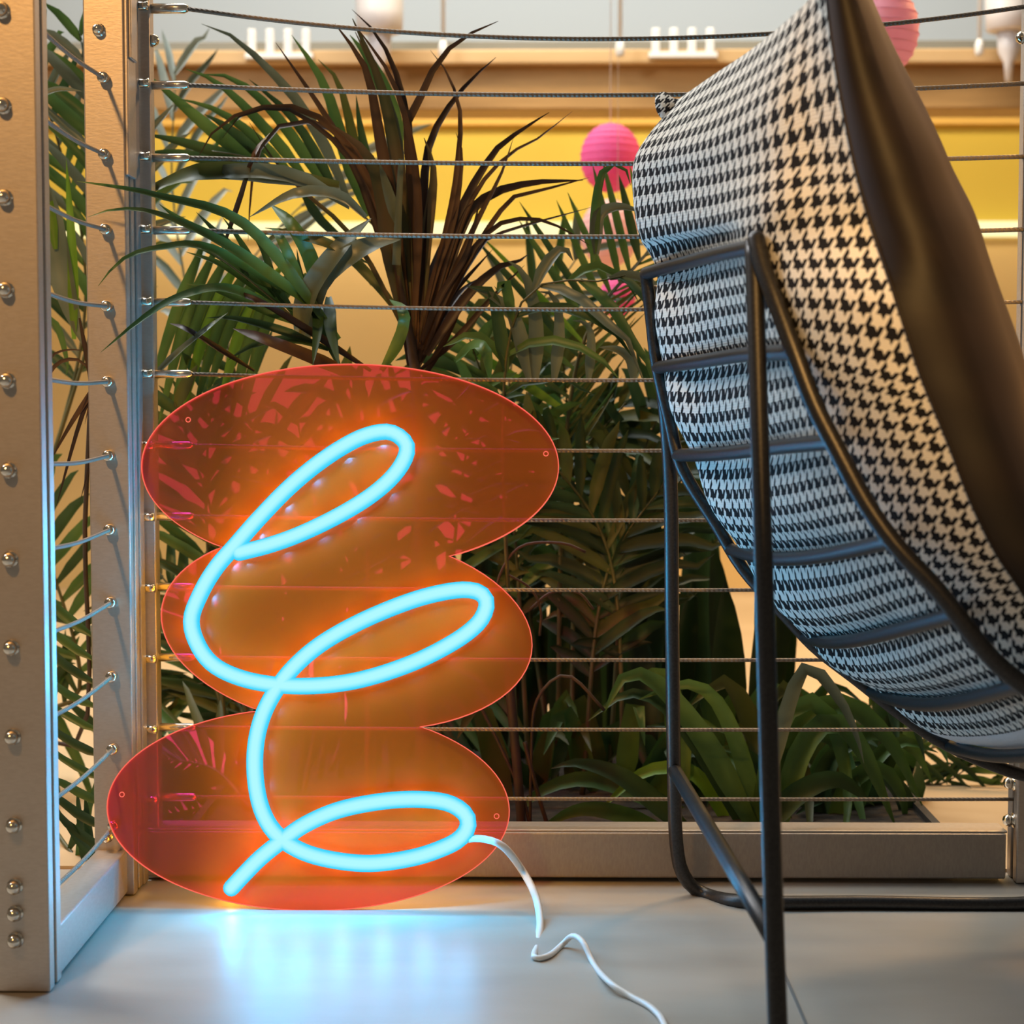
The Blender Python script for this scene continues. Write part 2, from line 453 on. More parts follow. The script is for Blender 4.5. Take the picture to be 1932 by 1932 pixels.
def ell_pt(i, ang):
    cx, cy, a, b, t = ELL[i]
    x = cx + a * math.cos(ang); return (x, cy + t * (x - cx) + b * math.sin(ang))
def xing(i, j, lo, hi):
    """angle on ellipse i where it enters ellipse j"""
    s0 = inside(j, *ell_pt(i, lo))
    for _ in range(50):
        m_ = (lo + hi) / 2
        if inside(j, *ell_pt(i, m_)) == s0: lo = m_
        else: hi = m_
    return (lo + hi) / 2
PI = math.pi
# clockwise on screen (angle grows downwards): start top of oval 0
a0r = xing(0, 1, 0, PI / 2); a0l = xing(0, 1, PI, PI / 2)
a1tr = xing(1, 0, 0, -PI / 2); a1br = xing(1, 2, 0, PI / 2)
a1tl = xing(1, 0, -PI, -PI / 2); a1bl = xing(1, 2, PI, PI / 2)
a2r = xing(2, 1, 0, -PI / 2); a2l = xing(2, 1, -PI, -PI / 2)
def arc(i, a, b, n): return [ell_pt(i, a + (b - a) * k / n) for k in range(n)]
outline = (arc(0, a0l, a0r + 2 * PI, 90) + arc(1, a1tr, a1br, 26) + arc(2, a2r, a2l + 2 * PI, 90) + arc(1, a1bl, a1tl + 2 * PI, 26))
TH = .004
bm = bmesh.new()
fv = [bm.verts.new(on_panel(x, y)) for x, y in outline]
f = bm.faces.new(fv); f.normal_update()
if f.normal.dot(n_pan) < 0: f.normal_flip()
bmesh.ops.triangulate(bm, faces=[f])
panel = mkb('panel', bm, 'acrylic', sign)
tag(panel, 'see-through fluorescent orange acrylic panel')
# rim: the cut edge of the acrylic, which carries the light out
V, F = [], []
n = len(outline)
front = [on_panel(x, y) for x, y in outline]
cen = Vector((0, 0, 0))
for p in front: cen += p
cen /= n
nx_ = Vector((1, 0, 0)); nu_ = n_pan.cross(nx_)
for i in range(n):
    t_ = (front[(i + 1) % n] - front[i - 1]).normalized()
    outw = t_.cross(n_pan).normalized()
    if i == 0:
        sgn = 1 if outw.dot(front[0] - cen) > 0 else -1
    outw *= sgn
    w_ = .0011
    V += [front[i] + n_pan * .0008, front[i] + outw * w_ + n_pan * .0008, front[i] + outw * w_ - n_pan * TH, front[i] - n_pan * TH]
for i in range(n):
    k = (i + 1) % n
    for a_ in range(4):
        b_ = (a_ + 1) % 4
        F.append((i * 4 + a_, k * 4 + a_, k * 4 + b_, i * 4 + b_))
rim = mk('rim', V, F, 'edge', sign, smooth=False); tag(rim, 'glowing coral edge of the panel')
for x, y in ((355, 792), (1030, 856), (230, 1499), (937, 1540)):
    p = on_panel(x, y, .0006)
    pts = [p + (nx_ * math.cos(a) + nu_ * math.sin(a)) * .0026 for a in [2 * PI * k / 14 for k in range(15)]]
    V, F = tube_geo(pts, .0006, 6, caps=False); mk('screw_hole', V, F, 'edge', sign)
tp = [(437, 1675), (462, 1648), (492, 1618), (527, 1590), (575, 1556), (640, 1528), (720, 1512), (790, 1508), (845, 1515), (877, 1535), (883, 1558), (870, 1580), (840, 1598), (780, 1618),
      (700, 1629), (625, 1622), (565, 1604), (520, 1572), (494, 1528), (482, 1470), (482, 1410), (494, 1355), (518, 1306), (555, 1258), (610, 1212), (690, 1168), (780, 1132),
      (850, 1115), (892, 1114), (914, 1126), (917, 1148), (900, 1178), (855, 1212), (780, 1250), (690, 1280), (610, 1293), (530, 1293), (460, 1281), (405, 1256), (374, 1218), (361, 1170), (379, 1119), (407, 1072), (443, 1030),
      (487, 980), (540, 925), (590, 882), (642, 846), (690, 822), (735, 815), (765, 835), (765, 862), (742, 898), (700, 935), (640, 972), (570, 1006), (510, 1028), (452, 1043)]
RT = .0092
def tube_mat():
    m = bpy.data.materials.new('lit neon tube'); m.use_nodes = True; m.node_tree.nodes.clear()
    ge = N(m, 'ShaderNodeNewGeometry'); dt = N(m, 'ShaderNodeVectorMath', operation='DOT_PRODUCT')
    dt.inputs[1].default_value = n_pan
    cr = N(m, 'ShaderNodeValToRGB')
    cr.color_ramp.elements[0].color = (.035, .56, .88, 1); cr.color_ramp.elements[0].position = .25
    cr.color_ramp.elements[1].color = (.40, .88, 1.0, 1); cr.color_ramp.elements[1].position = .97
    e_ = cr.color_ramp.elements.new(.62); e_.color = (.09, .68, .96, 1)
    em = N(m, 'ShaderNodeEmission'); em.inputs[1].default_value = 1.0
    o = N(m, 'ShaderNodeOutputMaterial')
    L(m, ge.outputs['Normal'], dt.inputs[0]); L(m, dt.outputs['Value'], cr.inputs[0]); L(m, cr.outputs[0], em.inputs[0]); L(m, em.outputs[0], o.inputs[0])
    return m
M['tube'] = tube_mat()
tpts = spline([on_panel(x, y, .013) for x, y in tp], 260)
ntube = tube('neon_tube', tpts, RT, 'tube', sign, seg=14, roundcap=True); tag(ntube, 'bright turquoise light tube')
chp = spline([on_panel(x, y, .0026) for x, y in tp], 200)
V, F = [], []
for i, p in enumerate(chp):
    t_ = (chp[min(i + 1, 199)] - chp[max(i - 1, 0)]).normalized(); s_ = t_.cross(n_pan).normalized()
    for a_, b_ in ((-.0062, -.0022), (-.0062, .0045), (.0062, .0045), (.0062, -.0022)):
        V.append(p + s_ * a_ + n_pan * b_)
for i in range(199):
    for a_ in range(4):
        b_ = (a_ + 1) % 4
        F.append((i * 4 + a_, (i + 1) * 4 + a_, (i + 1) * 4 + b_, i * 4 + b_))
mk('tube_channel', V, F, 'channel', sign, smooth=False)
# unseen lamps added: turquoise for the tube's throw, coral for the dyed acrylic's glow
lp = spline([on_panel(x, y, .0275) for x, y in tp], 44)
for p in lp:
    l = bpy.data.lights.new('neon_light', 'POINT'); l.energy = .18; l.color = (.015, .50, 1.0); l.shadow_soft_size = .004; l.specular_factor = 1.0
    o = bpy.data.objects.new('neon_light', l); C.objects.link(o); o.parent = sign; o.location = p - Vector(sign.location)
lp = spline([on_panel(x, y, -.021) for x, y in tp], 44)
for p in lp:
    l = bpy.data.lights.new('acrylic_glow_lamp', 'POINT'); l.energy = .039; l.color = (1.0, .46, .015); l.shadow_soft_size = .004; l.specular_factor = 0
    o = bpy.data.objects.new('acrylic_glow_lamp', l); C.objects.link(o); o.parent = sign; o.location = p - Vector(sign.location)
# cord
g = lambda x, y, z=0.0: onfloor(x, y, z)
cpts = [on_panel(868, 1586, .012), on_panel(905, 1582, .013), on_panel(948, 1596, .02), at(985, 1642, -.10), at(1010, 1690, -.14), at(1019, 1740, -.19), at(1014, 1780, -.245), g(1008, 1806, .003),
        g(1035, 1803, .003), at(1060, 1783, -.27), at(1080, 1766, -.28), at(1100, 1778, -.30), at(1122, 1822, -.33), g(1152, 1855, .008), g(1190, 1880, .003), g(1232, 1904, .003), g(1258, 1945, .003), g(1300, 2100, .003)]
tube('power_cord', cpts, lambda t: .0042 if t < .30 else .0030, 'cord', sign, n=120, seg=8)

# ------------------------------------------------------------------ lounge chair
ch = empty('lounge_chair', (.30, -.35, 0), 'black wire-frame lounge chair seen from behind', 'chair')
RR = .0078
near_rail_px = [(1427, 452, 1.555), (1440, 505, 1.545), (1459, 555, 1.535), (1497, 659, 1.52), (1536, 762, 1.51), (1578, 845, 1.50), (1635, 951, 1.49), (1695, 1035, 1.48), (1768, 1113, 1.475), (1863, 1233, 1.47), (1925, 1288, 1.47), (2030, 1365, 1.47), (2150, 1420, 1.47), (2270, 1450, 1.47)]
far_rail_px = [(1219, 516, 1.94), (1229, 600, 1.945), (1239, 685, 1.95), (1262, 788, 1.955), (1287, 883, 1.955), (1351, 989, 1.96), (1404, 1076, 1.96), (1484, 1164, 1.96), (1541, 1224, 1.96), (1617, 1283, 1.96), (1692, 1342, 1.96), (1768, 1395, 1.96), (1844, 1432, 1.96), (1925, 1461, 1.96), (2030, 1485, 1.96), (2120, 1490, 1.96)]
near_rail = [atz(*p) for p in near_rail_px]; far_rail = [atz(*p) for p in far_rail_px]
tube('side_rail', near_rail, RR, 'black_metal', ch, n=60, seg=12, roundcap=True)
tube('side_rail', far_rail, RR * .86, 'black_metal', ch, n=60, seg=12, roundcap=True)
# sled bases: rear leg, floor runner and front leg in one bent bar
nb = onfloor(1473, 2125, RR); nb.z = RR
top = atz(1422, 455, 1.562)
d_ = (top - nb)
nearbase = [top, top - d_ * .5, top - d_ * .88, nb + d_ * .045 + Vector((.004, 0, 0)), nb + Vector((.03, 0, 0)), nb + Vector((.09, .0, 0)), nb + Vector((.40, .02, 0)), nb + Vector((.47, .024, .02)), nb + Vector((.50, .026, .09)), near_rail[-1] + Vector((0, -.004, -.004))]
tube('sled_leg', nearbase, RR, 'black_metal', ch, n=110, seg=12)
fb = onfloor(1420, 1703, RR * .85)
farbase = [atz(1226, 540, 1.952), atz(1262, 850, 1.985), atz(1268, 1200, 2.01), atz(1272, 1480, 2.03), atz(1277, 1600, 2.037), atz(1292, 1655, 2.038), atz(1330, 1687, 2.039), Vector((fb.x, fb.y, RR * .9)), Vector((fb.x + .12, fb.y, RR * .9)), Vector((fb.x + .30, fb.y, RR * .9)), Vector((fb.x + .37, fb.y, .03)), Vector((fb.x + .39, fb.y, .09)), far_rail[-1] + Vector((0, .003, -.004))]
tube('sled_leg', farbase, RR, 'black_metal', ch, n=110, seg=12)
# brace between the two rear legs
def py_of(q):
    c_ = RMT @ (q - Vector((0, CAM_Y, CAM_H))); return 966 + c_.y / c_.z * FPX
brace_end = min(spline(nearbase[:5], 200), key=lambda q: abs(py_of(q) - 1768))
tube('brace', [atz(1272, 1452, 2.03), brace_end], RR, 'black_metal', ch, n=4, seg=12)

# cushion: rows follow the ribs; columns from the far silhouette to the near seam
rows = [
 [(1268, 200), (1330, 152), (1415, 95), (1492, 32), (1535, -10), (1556, -34)],
 [(1203, 285), (1255, 272), (1345, 245), (1445, 195), (1525, 155), (1578, 130)],
 [(1194, 355), (1255, 345), (1345, 330), (1445, 305), (1540, 290), (1607, 285)],
 [(1205, 440), (1265, 428), (1350, 412), (1435, 390), (1540, 375), (1628, 368)],
 [(1236, 512), (1290, 500), (1355, 482), (1425, 466), (1540, 455), (1652, 450)],
 [(1238, 600), (1295, 592), (1385, 572), (1468, 560), (1580, 562), (1692, 570)],
 [(1250, 692), (1310, 690), (1405, 674), (1495, 662), (1605, 680), (1735, 700)],
 [(1268, 775), (1335, 778), (1430, 765), (1528, 745), (1640, 755), (1765, 775)],
 [(1306, 862), (1362, 862), (1450, 852), (1562, 832), (1675, 838), (1795, 848)],
 [(1340, 950), (1400, 955), (1490, 948), (1605, 928), (1720, 932), (1832, 945)],
 [(1392, 1035), (1448, 1045), (1545, 1040), (1655, 1020), (1765, 1025), (1878, 1040)],
 [(1450, 1125), (1510, 1130), (1600, 1118), (1705, 1092), (1810, 1085), (1915, 1095)],
 [(1515, 1200), (1575, 1206), (1660, 1190), (1755, 1158), (1850, 1140), (1945, 1140)],
 [(1570, 1255), (1640, 1268), (1725, 1258), (1820, 1232), (1910, 1210), (1995, 1192)],
 [(1648, 1305), (1715, 1322), (1800, 1318), (1898, 1292), (1980, 1268), (2060, 1240)],
 [(1730, 1365), (1800, 1378), (1890, 1372), (1990, 1345), (2070, 1315), (2140, 1285)],
 [(1812, 1408), (1885, 1424), (1975, 1420), (2080, 1395), (2160, 1360), (2220, 1330)],
]
Zc = [1.915, 1.84, 1.70, 1.545, 1.475, 1.435]
rib_rows = [4, 6, 8, 10, 12, 14, 16]
Zr = [0] * len(rows)
grid0 = []
for i, r in enumerate(rows):
    line = []
    for jx, (x, y) in enumerate(r):
        z = Zc[jx]
        if i < 4 and jx in (1, 2, 3): z -= .02
        if i <= 4: z += (.03 if jx >= 3 else 0) * (1 - 0)
        line.append(atz(x, y, z))
    # far side wraps away from the camera before the silhouette
    a, b = line[0], line[1]
    line = [a + Vector((.055, .075, .0)), a + Vector((.020, .050, 0))] + line
    grid0.append(line)
# finer across, then along
NU, NV = 90, 44
across = [spline(l, NV) for l in grid0]
cols = []
for jv in range(NV):
    P = [across[i][jv] for i in range(len(rows))]
    Q = [P[0] * 2 - P[1]] + P + [P[-1] * 2 - P[-2]]
    col = []
    for k in range(NU):
        s = (len(P) - 1) * k / (NU - 1); i = min(int(s), len(P) - 2); t = s - i
        a, b, c, d = Q[i:i + 4]
        col.append(.5 * ((2 * b) + (c - a) * t + (2 * a - 5 * b + 4 * c - d) * t * t + (3 * b - a - 3 * c + d) * t ** 3))
    cols.append(col)
S = [[cols[jv][k] for jv in range(NV)] for k in range(NU)]      # S[k][jv]
def nrm(k, jv):
    a = S[min(k + 1, NU - 1)][jv] - S[max(k - 1, 0)][jv]; b = S[k][min(jv + 1, NV - 1)] - S[k][max(jv - 1, 0)]
    n_ = a.cross(b).normalized()
    return n_
sgn = 1 if nrm(NU // 2, NV // 2).dot(Vector((-.3, -1, 0))) > 0 else -1
SN = [[nrm(k, jv) * sgn for jv in range(NV)] for k in range(NU)]
# cloth sinks under each rib and swells between them
for k in range(NU):
    s = (len(rows) - 1) * k / (NU - 1)
    for jv in range(NV):
        v_ = jv / (NV - 1)
        if s > 3.4 and .12 < v_ < .72:
            ph = abs(math.sin((s - 4) * PI / 2)) if s > 4 else 0
            e = min(1, (v_ - .12) / .1, (.72 - v_) / .12)
            S[k][jv] = S[k][jv] + SN[k][jv] * (.010 * ph - .006) * max(0, e)
PER = .0182
va = [0]
for k in range(1, NU):
    va.append(va[-1] + sum((S[k][jv] - S[k - 1][jv]).length for jv in range(NV // 3, NV)) / (NV - NV // 3))
cus = empty('seat_cushion', (.33, -.45, .55), 'thick houndstooth cushion with a dark brown inner face resting in the chair', 'cushion')
def surf(name, k0, k1, grid, mat, parent, uvs=True):
    V = [p for k in range(k0, k1) for p in grid[k]]
    W = len(grid[0]); F = []
    for k in range(k1 - k0 - 1):
        for jv in range(W - 1):
            F.append((k * W + jv, k * W + jv + 1, (k + 1) * W + jv + 1, (k + 1) * W + jv))
    o = mk(name, V, F, mat, parent)
    if uvs:
        ul = o.data.uv_layers.new(name='weave')
        ua = []
        for k in range(k0, k1):
            row = [0.0] * W
            for jv in range(W - 2, -1, -1): row[jv] = row[jv + 1] - (grid[k][jv] - grid[k][jv + 1]).length
            ua += [(u / PER, -va[k] / PER) for u in row]
        for lp_ in o.data.loops: ul.data[lp_.index].uv = ua[lp_.vertex_index]
    return o
kw = NU - 6
cover = surf('cushion_back', 0, kw + 1, S, 'hound', cus); tag(cover, 'black and cream houndstooth cloth back')
lin = surf('underside_lining', kw, NU, S, 'lining', cus, False); tag(lin, 'white lining under the seat')
# inner brown face: from the near seam, swelling forward, to the far edge
right_px = [(1625, -34), (1690, 118), (1762, 268), (1800, 350), (1836, 438), (1880, 565), (1918, 690), (1940, 765), (1962, 840), (1990, 915), (2030, 980), (2075, 1030), (2120, 1065), (2170, 1095), (2230, 1120), (2290, 1150), (2350, 1190)]
G = []
for i in range(len(rows)):
    seam = across[i][-1]; far = across[i][0]
    sx, sy = rows[i][-1]; rx, ry = right_px[i]
    line = [seam, atz(sx * .62 + rx * .38, sy * .62 + ry * .38, 1.425), atz(sx * .22 + rx * .78, sy * .22 + ry * .78, 1.47), atz(rx, ry, 1.56), atz(rx - 10, ry + 5, 1.72), far.lerp(atz(rx - 60, ry + 20, 1.90), .6), far]
    G.append(spline(line, 26))
B_ = []
for jv in range(26):
    P = [G[i][jv] for i in range(len(rows))]
    Q = [P[0] * 2 - P[1]] + P + [P[-1] * 2 - P[-2]]
    col = []
    for k in range(NU):
        s = (len(P) - 1) * k / (NU - 1); i = min(int(s), len(P) - 2); t = s - i
        a, b, c, d = Q[i:i + 4]
        col.append(.5 * ((2 * b) + (c - a) * t + (2 * a - 5 * b + 4 * c - d) * t * t + (3 * b - a - 3 * c + d) * t ** 3))
    B_.append(col)
BG = [[B_[jv][k] + Vector((0, -.004 * math.sin(k * .55 + jv * .3) * math.sin(PI * jv / 25), 0)) for jv in range(26)] for k in range(NU)]
for k in range(NU): BG[k][0] = S[k][-1]; BG[k][-1] = S[k][0]
surf('cushion_front', 0, NU, BG, 'brown', cus, False)
# top closing strip and the little corner ear
V = [p for p in S[0]] + [spline(BG[0], NV)[NV - 1 - q] for q in range(NV)]
F = [(q, q + 1, NV + q + 1, NV + q) for q in range(NV - 1)]
mk('cushion_top', V, F, 'brown', cus)
V = [p for p in S[-1]] + [spline(BG[-1], NV)[NV - 1 - q] for q in range(NV)]
mk('cushion_end', V, F, 'brown', cus)
ear_c = [atz(1285, 215, 1.90), atz(1262, 205, 1.90), atz(1252, 190, 1.905), atz(1256, 178, 1.91)]
V, F = tube_geo(spline(ear_c, 10), lambda t: .012 * (1 - t) ** .5 + .003, 10)
ear = mk('corner_tip', V, F, 'hound', cus)
ul = ear.data.uv_layers.new(name='weave')
for lp_ in ear.data.loops:
    co = ear.data.vertices[lp_.vertex_index].co; ul.data[lp_.index].uv = (co.x / PER * 2, co.z / PER * 2)
# seam cord along the near edge
V, F = tube_geo([S[k][-1] for k in range(0, NU, 2)], .0016, 6); mk('seam_piping', V, F, 'brown', cus)
# ribs over the back of the cushion
nr = spline(near_rail, 200); fr_ = spline(far_rail, 200)
def nearest(L_, p): return min(L_, key=lambda q: (q - p).length)
for r in rib_rows:
    k = round(r / (len(rows) - 1) * (NU - 1)); k = min(k, NU - 2)
    js = [int(NV * q) for q in (.18, .27, .36, .44, .52, .58)]
    mids = [S[k][jv] + SN[k][jv] * (RR + .003) for jv in js]
    # project rib ends to the rails at the picture rows measured
    x0, y0 = rows[r][0]; x1, y1 = rows[r][3]
    A = min(fr_, key=lambda q: abs((RMT @ (q - cam.location)).y / -(RMT @ (q - cam.location)).z * FPX + (y0 - 966)))
    Bp = min(nr, key=lambda q: abs((RMT @ (q - cam.location)).y / -(RMT @ (q - cam.location)).z * FPX + (y1 - 966)))
    R_ = spline([A] + mids[1:] + [Bp], 40)
    for _ in range(60):
        R_ = [R_[0]] + [R_[q] * .5 + (R_[q - 1] + R_[q + 1]) * .25 for q in range(1, 39)] + [R_[-1]]
    tube('rib', R_, .0068, 'black_metal', ch, seg=10, roundcap=True)

# ------------------------------------------------------------------ plants
trough = empty('planter_trough', (.05, .30, 0), 'low dark planter trough behind the railing holding the palms', 'planter')
bm = bmesh.new()
def addbox(bm, x0, x1, y0, y1, z0, z1):
    r = bmesh.ops.create_cube(bm, size=1)
    for v in r['verts']:
        v.co = Vector((x0 + (v.co.x + .5) * (x1 - x0), y0 + (v.co.y + .5) * (y1 - y0), z0 + (v.co.z + .5) * (z1 - z0)))
for b in ((-.42, .49, .05, .06, .0045, .04), (-.42, .49, .745, .755, .0045, .04), (-.42, -.41, .06, .745, .0045, .04), (.48, .49, .06, .745, .0045, .04), (-.41, .48, .06, .745, .0045, .012)): addbox(bm, *b)
mkb('trough_box', bm, 'trough', trough)
so = box('soil', -.41, .48, .06, .745, .012, .032, 'soil', trough, bev=0); tag(so, kind='stuff')

def leaf_geo(pts, width, hint, fold=.25, prof=None, twist=0.0):
    """flat blade with a folded midrib along pts"""
    V, F = [], []
    n = len(pts)
    for i in range(n):
        t = i / (n - 1)
        T = (pts[min(i + 1, n - 1)] - pts[max(i - 1, 0)]).normalized()
        s = T.cross(hint)
        if s.length < 1e-4: s = T.orthogonal()
        s.normalize(); u = s.cross(T)
        if twist:
            a = twist * t; s, u = s * math.cos(a) + u * math.sin(a), u * math.cos(a) - s * math.sin(a)
        w_ = width * (prof(t) if prof else (min(1, .35 + 2.6 * t) * (1 - t ** 2.6) + .03)) * .5
        V += [pts[i] - s * w_ + u * w_ * fold, pts[i] - u * w_ * fold, pts[i] + s * w_ + u * w_ * fold]
    for i in range(n - 1):
        a = i * 3
        F += [(a, a + 1, a + 4, a + 3), (a + 1, a + 2, a + 5, a + 4)]
    return V, F

def frond(plant, base, mid, tip, n=16, L0=.20, width=.012, angL=42, angR=42, t0=.22, mat='leaf', droop=.25, hint=None, sides=(-1, 1), rng=None, stalk='stem', r0=.0042, jit=6, lenprof=None):
    rng = rng or random
    R_ = spline([base, mid, tip], 24)
    st = mk('frond', *tube_geo(R_, lambda t: r0 * (1 - .75 * t), 6), stalk, plant)
    hint = Vector(hint) if hint else Vector((rng.uniform(-.35, .35), -1, rng.uniform(-.1, .5)))
    hint.normalize()
    for s in sides:
        for q in range(n):
            t = t0 + (1 - t0) * (q + (.25 if s > 0 else .0)) / (n - .6); t = min(t, .995)
            k = t * 23; i = min(int(k), 22); p = R_[i].lerp(R_[i + 1], k - i)
            T = (R_[min(i + 2, 23)] - R_[max(i - 1, 0)]).normalized()
            side = T.cross(hint).normalized() * s
            ang = math.radians((angL if s < 0 else angR) * (1.15 - .5 * t) + rng.uniform(-jit, jit))
            d = T * math.cos(ang) + side * math.sin(ang)
            d = (d + hint * rng.uniform(-.15, .18)).normalized()
            ln = L0 * (lenprof(t) if lenprof else (.62 + .75 * math.sin(PI * min(1, max(0, (t - t0) / (1 - t0))) ** .8)) * .75) * rng.uniform(.88, 1.1)
            g_ = Vector((0, 0, -1)) * droop * ln
            pts = [p + d * ln * u + g_ * u * u * rng.uniform(.8, 1.2) for u in (0, .2, .42, .65, .85, 1)]
            V, F = leaf_geo(pts, width * rng.uniform(.8, 1.15), hint, .3, twist=rng.uniform(-.5, .5))
            mm = mat if not isinstance(mat, (list, tuple)) else rng.choice(mat)
            mk('leaflet', V, F, mm, st)
    return st

def blade(plant, pts, width, mat, n=9, hint=(0, -1, .15), twist=0.0, name='leaf', prof=None, fold=.3):
    P = spline(pts, n)
    V, F = leaf_geo(P, width, Vector(hint).normalized(), fold, prof, twist)
    return mk(name, V, F, mat, plant)

def px2m(px, Y): return px * (Y - CAM_Y) / FPX
def A(x, y, Y): return at(x, y, Y)
def ground(x, Y): return Vector((min(.46, max(-.40, at(x, 900, Y).x)), Y, .032))

# 1. the half-dead brown palm in the middle
Yd = .16
p1 = empty('dried_palm', ground(800, Yd), 'half-dead palm with a fan of dark brown dry leaves rising above the sign', 'plant')
trunk = [ground(800, Yd), A(800, 1200, Yd), A(790, 850, Yd), A(782, 690, Yd), A(760, 560, Yd), A(745, 420, Yd), A(752, 310, Yd)]
mk('stem', *tube_geo(spline(trunk, 24), lambda t: .013 * (1 - .72 * t), 8), 'stem_dark', p1)
brown = [
 # (pixel path, width px, material)
 ([(770, 640), (745, 430), (715, 250), (690, 130), (632, 45)], 26, 'dry'),
 ([(775, 640), (760, 420), (745, 280), (715, 150), (665, 35)], 30, 'dry_green'),
 ([(775, 640), (775, 430), (770, 250), (740, 120), (690, 40), (664, 18)], 20, 'dry_dark'),
 ([(780, 640), (790, 400), (772, 250), (735, 140), (668, 45)], 16, 'dry'),
 ([(785, 650), (780, 380), (768, 240), (790, 190), (830, 110), (885, 65), (940, 40)], 20, 'dry'),
 ([(790, 650), (800, 350), (815, 260), (855, 190), (900, 140), (936, 108)], 18, 'dry_dark'),
 ([(790, 650), (850, 400), (866, 280), (868, 210), (845, 140), (812, 95)], 13, 'dry'),
 ([(795, 650), (860, 420), (930, 290), (985, 245), (1036, 212)], 19, 'dry_dark'),
 ([(795, 660), (880, 400), (950, 300), (1010, 265), (1080, 210)], 11, 'dry'),
 ([(795, 660), (890, 440), (945, 330), (968, 262)], 13, 'dry'),
 ([(800, 660), (870, 430), (920, 370), (1000, 345), (1100, 340)], 22, 'dry_dark'),
 ([(800, 660), (880, 500), (960, 380), (1020, 360), (1112, 335)], 12, 'dry'),
 ([(800, 670), (860, 520), (930, 430), (1000, 412), (1060, 430), (1115, 465)], 11, 'dry_dark'),
 ([(805, 670), (880, 560), (940, 505), (975, 495), (996, 480)], 20, 'dry_dark'),
 ([(800, 670), (850, 560), (905, 470), (945, 440), (1120, 390)], 9, 'dry_dark'),
 ([(775, 630), (740, 480), (700, 380), (640, 260), (590, 180), (520, 80)], 17, 'dry'),
 ([(775, 630), (700, 400), (660, 300), (600, 240), (540, 205), (460, 215), (420, 260)], 12, 'dry_dark'),
 ([(770, 620), (730, 420), (690, 330), (640, 255), (570, 205), (480, 205), (410, 240), (372, 300)], 15, 'dry'),
 ([(770, 620), (735, 450), (705, 330), (640, 250), (580, 230), (510, 250), (478, 330), (468, 455)], 15, 'dry'),
 ([(765, 610), (735, 470), (720, 370), (690, 290), (625, 235)], 34, 'dry_green'),
 ([(765, 640), (750, 500), (755, 330), (735, 200), (670, 60)], 24, 'dry_green'),
 ([(785, 650), (800, 480), (818, 330), (800, 260)], 26, 'dry_green'),
 ([(785, 660), (820, 520), (855, 420), (872, 300), (860, 250)], 14, 'dry'),
 ([(790, 660), (830, 560), (880, 480), (905, 380)], 14, 'dry_dark'),
 ([(772, 660), (765, 560), (760, 470), (766, 360)], 24, 'dry_dark'),
 ([(778, 660), (780, 560), (790, 470), (800, 380)], 24, 'dry_dark'),
 ([(783, 670), (800, 570), (825, 490), (850, 420)], 24, 'dry_dark'),
 ([(788, 680), (815, 590), (850, 520), (885, 460)], 22, 'dry_dark'),
 ([(790, 690), (830, 610), (870, 550), (915, 520)], 16, 'dry_dark'),
 ([(775, 690), (770, 610), (768, 540), (775, 470)], 26, 'dry_dark'),
 ([(782, 690), (795, 620), (815, 550), (830, 500)], 26, 'dry_dark'),
 ([(760, 600), (705, 530), (640, 470), (560, 440), (500, 430)], 20, 'leaf_olive'),
 ([(770, 640), (700, 500), (640, 420), (570, 360), (515, 300), (470, 230)], 10, 'dry_green'),
]
rng = random.Random(3)
for path, wd, mt in brown:
    Y1 = Yd + rng.uniform(-.05, .06)
    pts = [A(x, y, Yd + (Y1 - Yd) * (i / (len(path) - 1))) for i, (x, y) in enumerate(path)]
    blade(p1, pts, px2m(wd, Yd), mt, n=14, twist=rng.uniform(-.6, .6), prof=lambda t: min(1, .5 + 1.5 * t) * (1 - t ** 3) + .05)
blade(p1, [A(748, 500, Yd - .03), A(752, 400, Yd - .03), A(757, 300, Yd - .03)], px2m(16, Yd), 'leaf_grey', n=6, prof=lambda t: 1 - .4 * t)
blade(p1, [A(748, 420, Yd - .02), A(735, 370, Yd - .03), A(715, 305, Yd - .03)], px2m(22, Yd), 'leaf_grey', n=6)
for path in ([(790, 700), (860, 640), (930, 560), (990, 500)], [(795, 720), (840, 640), (880, 560)], [(785, 720), (800, 640), (850, 560), (930, 470)]):
    blade(p1, [A(x, y, Yd + .02) for x, y in path], px2m(14, Yd), 'dry_dark', n=10)

for path, rr in (([(1000, 1560), (1003, 1400), (1010, 1330), (1040, 1285), (1080, 1278), (1140, 1340)], .0022), ([(925, 1200), (930, 1150), (945, 1080), (985, 1030), (1060, 1025), (1105, 1042)], .002), ([(960, 1085), (1000, 1110), (1020, 1150), (1018, 1200)], .0016),
                ([(900, 1320), (940, 1400), (985, 1500), (1000, 1560)], .0022), ([(985, 1570), (975, 1440), (962, 1300), (955, 1180)], .0065), ([(1000, 1150), (1040, 1118), (1090, 1118), (1120, 1150)], .0018), ([(1040, 1580), (1010, 1480), (990, 1400)], .003)):
    tube('dry_stem', [A(x, y, .13) for x, y in path], rr, 'stem_dark', p1, n=20, seg=6)

